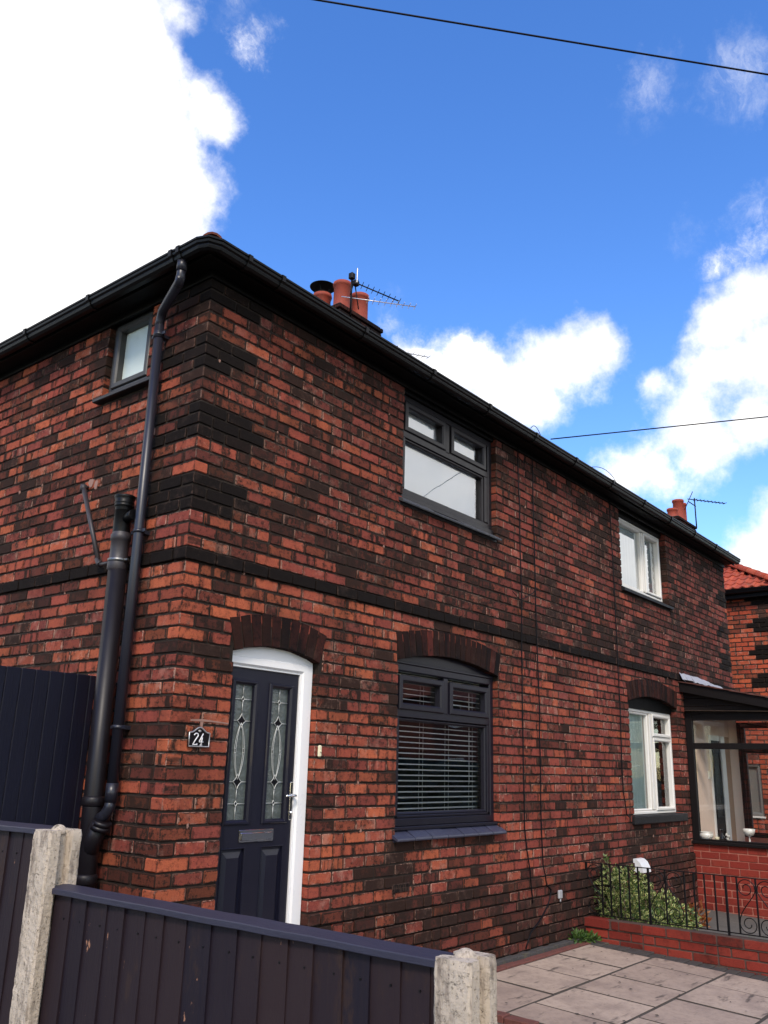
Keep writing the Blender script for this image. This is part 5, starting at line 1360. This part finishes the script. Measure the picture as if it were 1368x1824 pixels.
mb.box(PS(10.55), (-.14, .83, .005), (-.095, 2.31, .065)); mb.box(PS(10.55), (-.62, .83, .005), (-.56, 1.945, .065))
mb.build('frame', 'porch_timber', pc)
for (P_, a, b, c, d, e) in ((PS(PX), PY0+.09, -.092, .83, 1.945, .03), (PS(PX), PY0+.09, -.092, 2.022, 2.312, .03), (PS(10.55), PY0+.09, -.092, .83, 1.945, .03), (PS(10.55), PY0+.09, -.092, 2.022, 2.312, .03), (PF(PY0), 8.62, 9.12, .83, 1.945, .03), (PF(PY0), 8.62, 9.12, 2.022, 2.312, .03), (PF(PY0), 10.02, 10.48, .83, 2.312, .03)):
    pane(P_, a, b, c, d, e, pc, 'clear_glass', 'glass_pane')
zr = lambda y: 2.815+.212*y
mb = MB()
z = 2.398; k = 0
while z < 2.80:
    ytop = -(2.70-min(z+.10, 2.69))/.212; 
    y_lo = max(PY0, -(2.690-z)/.212); y_hi = max(PY0, -(2.690-min(z+.098, 2.69))/.212)
    if z > 2.685: break
    mb.prism(PS(PX), [(-.002, z+.002), (-.002, min(z+.096, 2.69)), (min(-.003, y_hi), min(z+.096, 2.69)), (y_lo, z+.002)], .010, .05); z += .10
mb.build('gable_boards', 'porch_timber', pc)
mb = MB(); mb.prism(PS(8.36), [(-.002, zr(0)-.13), (-.002, zr(0)-.005), (-1.72, zr(-1.72)-.005), (-1.72, zr(-1.72)-.13)], .0, .028); mb.prism(PS(10.74), [(-.002, zr(0)-.13), (-.002, zr(0)-.005), (-1.72, zr(-1.72)-.005), (-1.72, zr(-1.72)-.13)], .0, .028)
mb.box(PW, (8.388, -1.72, zr(-1.72)-.13), (10.74, -1.70, zr(-1.72)-.006)); mb.prism(PS(8.389), [(-.002, zr(0)-.128), (-.002, zr(0)-.112), (-1.70, zr(-1.70)-.112), (-1.70, zr(-1.70)-.128)], 0, .09)
mb.build('bargeboard', 'porch_timber', pc)
mb = MB(); rnd = random.Random(4)
for k in range(8):
    y1 = -.002-k*.22; y0 = y1-.25; 
    x = 8.33
    while x < 10.78:
        w_ = .28+rnd.uniform(-.02, .02); xe = min(x+w_, 10.79); t = rnd.uniform(0, .006)
        A = mb.verts([(x, y1, zr(y1)+.004), (xe-.006, y1, zr(y1)+.004), (xe-.006, y0, zr(y0)+.016+t), (x, y0, zr(y0)+.016+t)]); B = mb.verts([(x, y1, zr(y1)-.004), (xe-.006, y1, zr(y1)-.004), (xe-.006, y0, zr(y0)+.001+t), (x, y0, zr(y0)+.001+t)])
        mb.face(A); mb.face(B[::-1])
        for q in range(4): r_ = (q+1) % 4; mb.face([A[q], A[r_], B[r_], B[q]])
        x += w_
mb.build('porch_roof', 'porch_felt', pc)
mb = MB(); rnd = random.Random(2); x = 8.34; top, bot = [], []
while x < 10.1:
    top.append((x, 2.935-.0*x+rnd.uniform(-.008, .008)-max(0, x-9.2)*.06)); bot.append((x, 2.832+rnd.uniform(-.012, .012))); x += .09
for k in range(len(top)-1):
    yy = lambda v: -.012-abs(mnoise.noise(Vector((v*5, 0, 0))))*.02
    a, b, c, d = bot[k], bot[k+1], top[k+1], top[k]
    mb.poly([(a[0], -.07+rnd.uniform(-.01, .01), a[1]), (b[0], -.07, b[1]), (c[0], yy(c[0]), c[1]), (d[0], yy(d[0]), d[1])]); mb.poly([(a[0], -.07, a[1]), (b[0], -.07, b[1]), (b[0], -.20, b[1]-.028), (a[0], -.20, a[1]-.028)])
mb.build('lead_flashing', 'lead_flashing', pc, recalc=False)
mb = MB(); mb.poly([(8.39, -.01, 2.44), (10.74, -.01, 2.44), (10.74, -1.69, 2.40), (8.39, -1.69, 2.40)]); mb.build('ceiling', 'cream_render', pc, recalc=False)
mb = MB(); mb.box(PW, (8.555, -.030, -.1), (9.26, -.024, 2.43)); mb.box(PW, (10.15, -.034, -.1), (10.54, -.024, 2.43)); mb.box(PW, (8.555, -.029, 2.16), (10.54, -.0245, 2.43)); mb.build('plaster', 'cream_render', pc)
mb = MB(); mb.box(PW, (9.86, -.030, -.1), (10.149, -.026, 2.159)); mb.build('tan_panel', 'tan_paint', pc)
mb = MB(); mb.box(PW, (9.262, -.050, -.1), (9.30, -.024, 2.158)); mb.box(PW, (9.70, -.060, -.1), (9.858, -.024, 2.158), cham=.006); mb.box(PW, (9.30, -.050, 2.09), (9.70, -.024, 2.158)); mb.build('inner_door_frame', 'aged_upvc', pc)
mb = MB(); mb.box(PW, (9.302, -.040, .0), (9.698, -.026, 2.088)); 
for z0_, z1_ in ((.2, .9), (1.05, 1.95)): mb.ring(PF(), 9.36, 9.64, z0_, z1_, .02, -.052, -.040, cham=.003)
mb.build('inner_door', 'porch_timber', pc)
# small things on the porch sill and inside
mb = MB(); mb.box(PW, (9.13, -.045, 1.565), (9.215, -.0305, 1.67), cham=.006); mb.box(PW, (9.16, -.052, 1.60), (9.185, -.045, 1.635), cham=.003)
tag(mb.build('light_switch', 'ceramic', loc=(9.17, -.03, 1.6)), 'white wall switch on the cream plaster inside the porch', 'switch')
def orn(name, prof, c, mat, label, cat):
    m2 = MB(); m2.lathe(c, prof, 24); return tag(m2.build(name, mat, loc=c), label, cat)
zs = .8065
orn('round_bowl', [(.035, 0), (.045, .006), (.078, .035), (.088, .062), (.084, .085), (.074, .096), (.088, .106), (.084, .108), (.068, .098), (.075, .07), (.03, .02)], (8.56, -.150, zs), 'ceramic', 'round white glazed bowl at the left end of the porch sill', 'bowl')
orn('small_cup', [(.018, 0), (.022, .004), (.028, .03), (.030, .052), (.026, .052), (.022, .02)], (8.56, -.285, zs), 'ivory', 'small cream cup next to the round bowl on the porch sill', 'cup')
orn('dark_bottle', [(.026, 0), (.03, .01), (.03, .06), (.012, .09), (.011, .13), (.016, .135), (.016, .15), (.004, .152)], (8.56, -.350, zs), 'black_gloss', 'dark bottle-shaped ornament in the middle of the porch sill', 'ornament')
m2 = MB()
for k in range(7):
    t = k/6; m2.tube([(8.56+.02*math.sin(k*2.1), -.425+.022*math.cos(k*2.1), zs+.012*k), (8.56-.012*math.sin(k*2.1), -.425-.022*math.cos(k*1.7), zs+.014*k+.022)], [.015, .007], 8)
tag(m2.build('white_figurine', 'ceramic', loc=(8.56, -.425, zs)), 'small twisted white figurine on the porch sill left of the stemmed goblet', 'ornament')
orn('stemmed_goblet', [(.032, 0), (.034, .006), (.010, .016), (.008, .07), (.012, .085), (.05, .10), (.070, .135), (.074, .175), (.068, .175), (.062, .14), (.03, .105)], (8.56, -.690, zs), 'ceramic', 'patterned white goblet bowl on a slim stem, right end of the porch sill', 'goblet')
pl = thing('ceiling_lamp', 'unlit clouded glass globe lamp hanging in the porch', 'lamp', (9.4, -.95, 2.25))
mb = MB(); cc = (9.4, -.95, 2.26); mb.lathe(cc, [(.07*math.sin(math.pi*k/12)+.001, -.07*math.cos(math.pi*k/12)) for k in range(13)], 20); mb.build('globe', 'frosted', pl)
mb = MB(); mb.tube([(9.4, -.95, 2.33), (9.4, -.95, 2.42)], .006, 8); mb.lathe((9.4, -.95, 2.325), [(.03, 0), (.03, .02), (.01, .03)], 14); mb.build('fitting', 'iron', pl)

# ================================================================== the next house
nb = thing('neighbouring_house', 'brighter orange-red brick house with a red tiled hip roof at the right edge', 'house', (18.6, 3.5, 0))
NX = 13.30
def n_cls(u, v, r, rnd):
    p = .12+.25*fn(u, v, 1.5); dk = rnd.uniform(.5, .85) if rnd.random() < p else max(0, rnd.gauss(.04, .08)); hue = .65+rnd.gauss(0, .25); pr_ = 0
    if (u < 2*BL if u < 5 else u < NX+2*BL) and r >= 4 and ((r-4)//3) % 2 == 0: dk = .95; pr_ = .012
    if r == 0: dk = .95; pr_ = .015
    return dk, max(0, hue), pr_
NW = BL*46
mb = MB(); brick_wall(mb, PS(NX), .0, YE, -.1, ZT, [(.46, .74, .92, 1.86)], [], n_cls, 61, hdr_par=0, depth=.1)
grid_wall(mb, PS(NX), .009, YE, -.1, ZT, [(.46, .74, .92, 1.86)], .008, .2, 1); mb.build('side_wall', ['bright_brick', 'mortar'], nb)
mb = MB(); nop = [(NX+2.2, NX+3.72, 1.1, 2.4), (NX+2.2, NX+3.72, 3.77, ZT), (NX+.47, NX+1.27, 0, 2.31)]
brick_wall(mb, PF(0), NX+.112, NX+NW, -.1, ZT, nop, [], n_cls, 62, hdr_par=0, depth=.1)
grid_wall(mb, PF(0), NX+.009, NX+NW, -.1, ZT, nop, .008, .2, 1); grid_wall(mb, PB(YE), NX, NX+NW, -.1, ZT, [], 0, .2, 1); grid_wall(mb, PE(NX+NW), .0, YE, -.1, ZT, [], 0, .2, 1)
mb.build('front_wall', ['bright_brick', 'mortar'], nb)
house_k = house; house = nb
for fr in ((NX+2.2, NX+3.72, 1.1, 2.4), (NX+2.2, NX+3.72, 3.77, ZT)): window(PF(), fr, 'aged_upvc', .09, [(fr[0]+.1, (fr[0]+fr[1])/2-.06, fr[2]+.1, fr[3]-.1, 0), ((fr[0]+fr[1])/2+.06, fr[1]-.1, fr[2]+.1, fr[3]-.1, 1)], [((fr[0]+fr[1])/2-.03, (fr[0]+fr[1])/2+.03, fr[2]+.06, fr[3]-.06)])
window(PS(NX), (.464, .736, .95, 1.83), 'grey_pane', .03, [(.53, .68, 1.01, 1.77, 0)], [], fw=.05, glass='grey_pane')
mb = MB(); mb.box(PF(), (NX+.475, -.05, .06), (NX+1.262, 2.305, .12), cham=.01); mb.build('front_door', 'blue_grey_door', nb)
mb = MB(); mb.box(PS(NX), (.44, .918, -.04), (.76, .948, .1), cham=.004); mb.build('window_sill', 'aged_upvc', nb)
house = house_k
mb = MB(); sweep(mb, [(NX-.17, YE+.17), (NX-.17, -.17), (NX+NW+.17, -.17)], rect(-.02, .0, 4.80, 4.955)); sweep(mb, [(NX, YE), (NX, 0), (NX+NW, 0)], [(-.004, 4.80), (.150, 4.80), (.150, 4.914), (-.004, 4.914)]); mb.build('fascia', 'black_board', nb)
mb = MB(); sweep(mb, [(NX-.170, YE+.17), (NX-.170, -.085), (NX-.150, -.135), (NX-.085, -.170), (NX+NW, -.170)], gp); mb.build('gutter', 'black_gutter', nb)
nroof = hip_roof(nb, NX-.215, NX+NW+.215, -.215, YE+.215, 4.955, .60, 'red_tile', 15)
cx = NX+NW/2
chimney(nroof, cx-.57, cx+.57, 3.30, 4.15, 6.5, 8.05, None)
for dx, h, r in ((-.42, .30, .13), (.28, .62, .13), (.05, .66, .14)): pot_on(nroof, cx+dx+.1, 3.55, 8.05, h, r)
an = thing('tv_antenna', 'television antenna on the chimney of the far neighbouring house', 'antenna', (19.2, 3.4, 8.3))
mb = MB(); mb.tube([(19.3, 3.25, 8.0), (19.3, 3.25, 8.84)], .018, 8); mb.tube([(18.85, 3.25, 8.62), (19.35, 3.25, 8.62)], .014, 6); mb.build('mast', 'iron', an)
mb = MB(); yagi(mb, (19.15, 3.38, 8.80), (20.10, 2.70, 8.80), 9, .09, .014, .008, .2); mb.tube([(18.75, 3.35, 8.38), (19.05, 3.2, 8.95)], .010, 6); mb.build('boom', 'iron', an)

# ================================================================== houses across the street (mirrored in the windows)
m, t, out = newmat('far_brick')
co = t.n.new('ShaderNodeTexCoord').outputs['Object']
bt = t.n.new('ShaderNodeTexBrick'); t.put(bt, 'Vector', t.add('ShaderNodeCombineXYZ', i0=t.add('ShaderNodeSeparateXYZ', i0=co).outputs[0], i1=t.add('ShaderNodeSeparateXYZ', i0=co).outputs[2]))
for k, v in (('Color1', C3(.15, .045, .032)), ('Color2', C3(.09, .028, .022)), ('Mortar', C3(.09, .07, .06)), ('Scale', 1.0), ('Brick Width', .235), ('Row Height', .0837), ('Mortar Size', .006)): t.put(bt, k, v)
b = t.add('ShaderNodeBsdfPrincipled', **{'Base Color': bt.outputs[0], 'Roughness': .9}); t.l.new(b.outputs[0], out.inputs[0])
for i, ox in enumerate((17.0, 31.0, 45.0)):
    th = thing('terraced_house', ('red brick house across the street, nearest the telegraph pole', 'red brick house across the street, the middle one of three', 'red brick house across the street, farthest to the right')[i], 'house', (ox+5.5, -23.5, -.2), 'brick houses across the street')
    mb = MB(); mb.box(PW, (ox, -27, -.3), (ox+11, -20, 4.9)); mb.build('walls', 'far_brick', th)
    for wx in (1.0, 4.0, 6.0, 9.0):
        for wz in (1.0, 3.6):
            m2 = MB(); m2.ring(PB(-20), ox+wx, ox+wx+1.2, wz, wz+1.1, .07, -.03, .02); m2.poly([PB(-20)(ox+wx, wz, -.006), PB(-20)(ox+wx+1.2, wz, -.006), PB(-20)(ox+wx+1.2, wz+1.1, -.006), PB(-20)(ox+wx, wz+1.1, -.006)], 1)
            m2.build('window', ['white_upvc', 'dark_room'], th)
    mb = MB(); mb.poly([(ox-.3, -19.7, 4.9), (ox+11.3, -19.7, 4.9), (ox+7.6, -23.5, 7.2), (ox+3.4, -23.5, 7.2)]); mb.poly([(ox+11.3, -19.7, 4.9), (ox+11.3, -27.3, 4.9), (ox+7.6, -23.5, 7.2)]); mb.poly([(ox-.3, -27.3, 4.9), (ox-.3, -19.7, 4.9), (ox+3.4, -23.5, 7.2)]); mb.poly([(ox+11.3, -27.3, 4.9), (ox-.3, -27.3, 4.9), (ox+3.4, -23.5, 7.2), (ox+7.6, -23.5, 7.2)])
    mb.poly([(ox-.3, -19.7, 4.89), (ox+11.3, -19.7, 4.89), (ox+11.3, -27.3, 4.89), (ox-.3, -27.3, 4.89)]); mb.build('roof', 'dark_tile', th)
mb = MB(); NX_, NZ_ = 160, 8; ids = []
for j in range(NZ_+1):
    ids.append(mb.verts([(14+44*i/NX_, -18.7+.25*mnoise.noise(Vector((i*.9, j*.9, 0)))-(.25 if j == NZ_ else 0), -.25+2.15*j/NZ_+.18*mnoise.noise(Vector((i*.7, j*.5, 4)))) for i in range(NX_+1)]))
ids.append(mb.verts([(14+44*i/NX_, -19.5, 1.95+.15*mnoise.noise(Vector((i*.7, 9, 4)))) for i in range(NX_+1)])); ids.append(mb.verts([(14+44*i/NX_, -19.5, -.25) for i in range(NX_+1)]))
for A, B in zip(ids, ids[1:]):
    for i in range(NX_): mb.face([A[i], A[i+1], B[i+1], B[i]], 0, (random.random(), 0, 0))
tag(mb.build('hedge', 'hedge_leaf', loc=(30, -18.9, -.2), recalc=False), 'clipped dark green hedge in front of the brick houses across the street', 'hedge')
for o in bpy.data.objects:
    if '_o' in o: del o['_o']
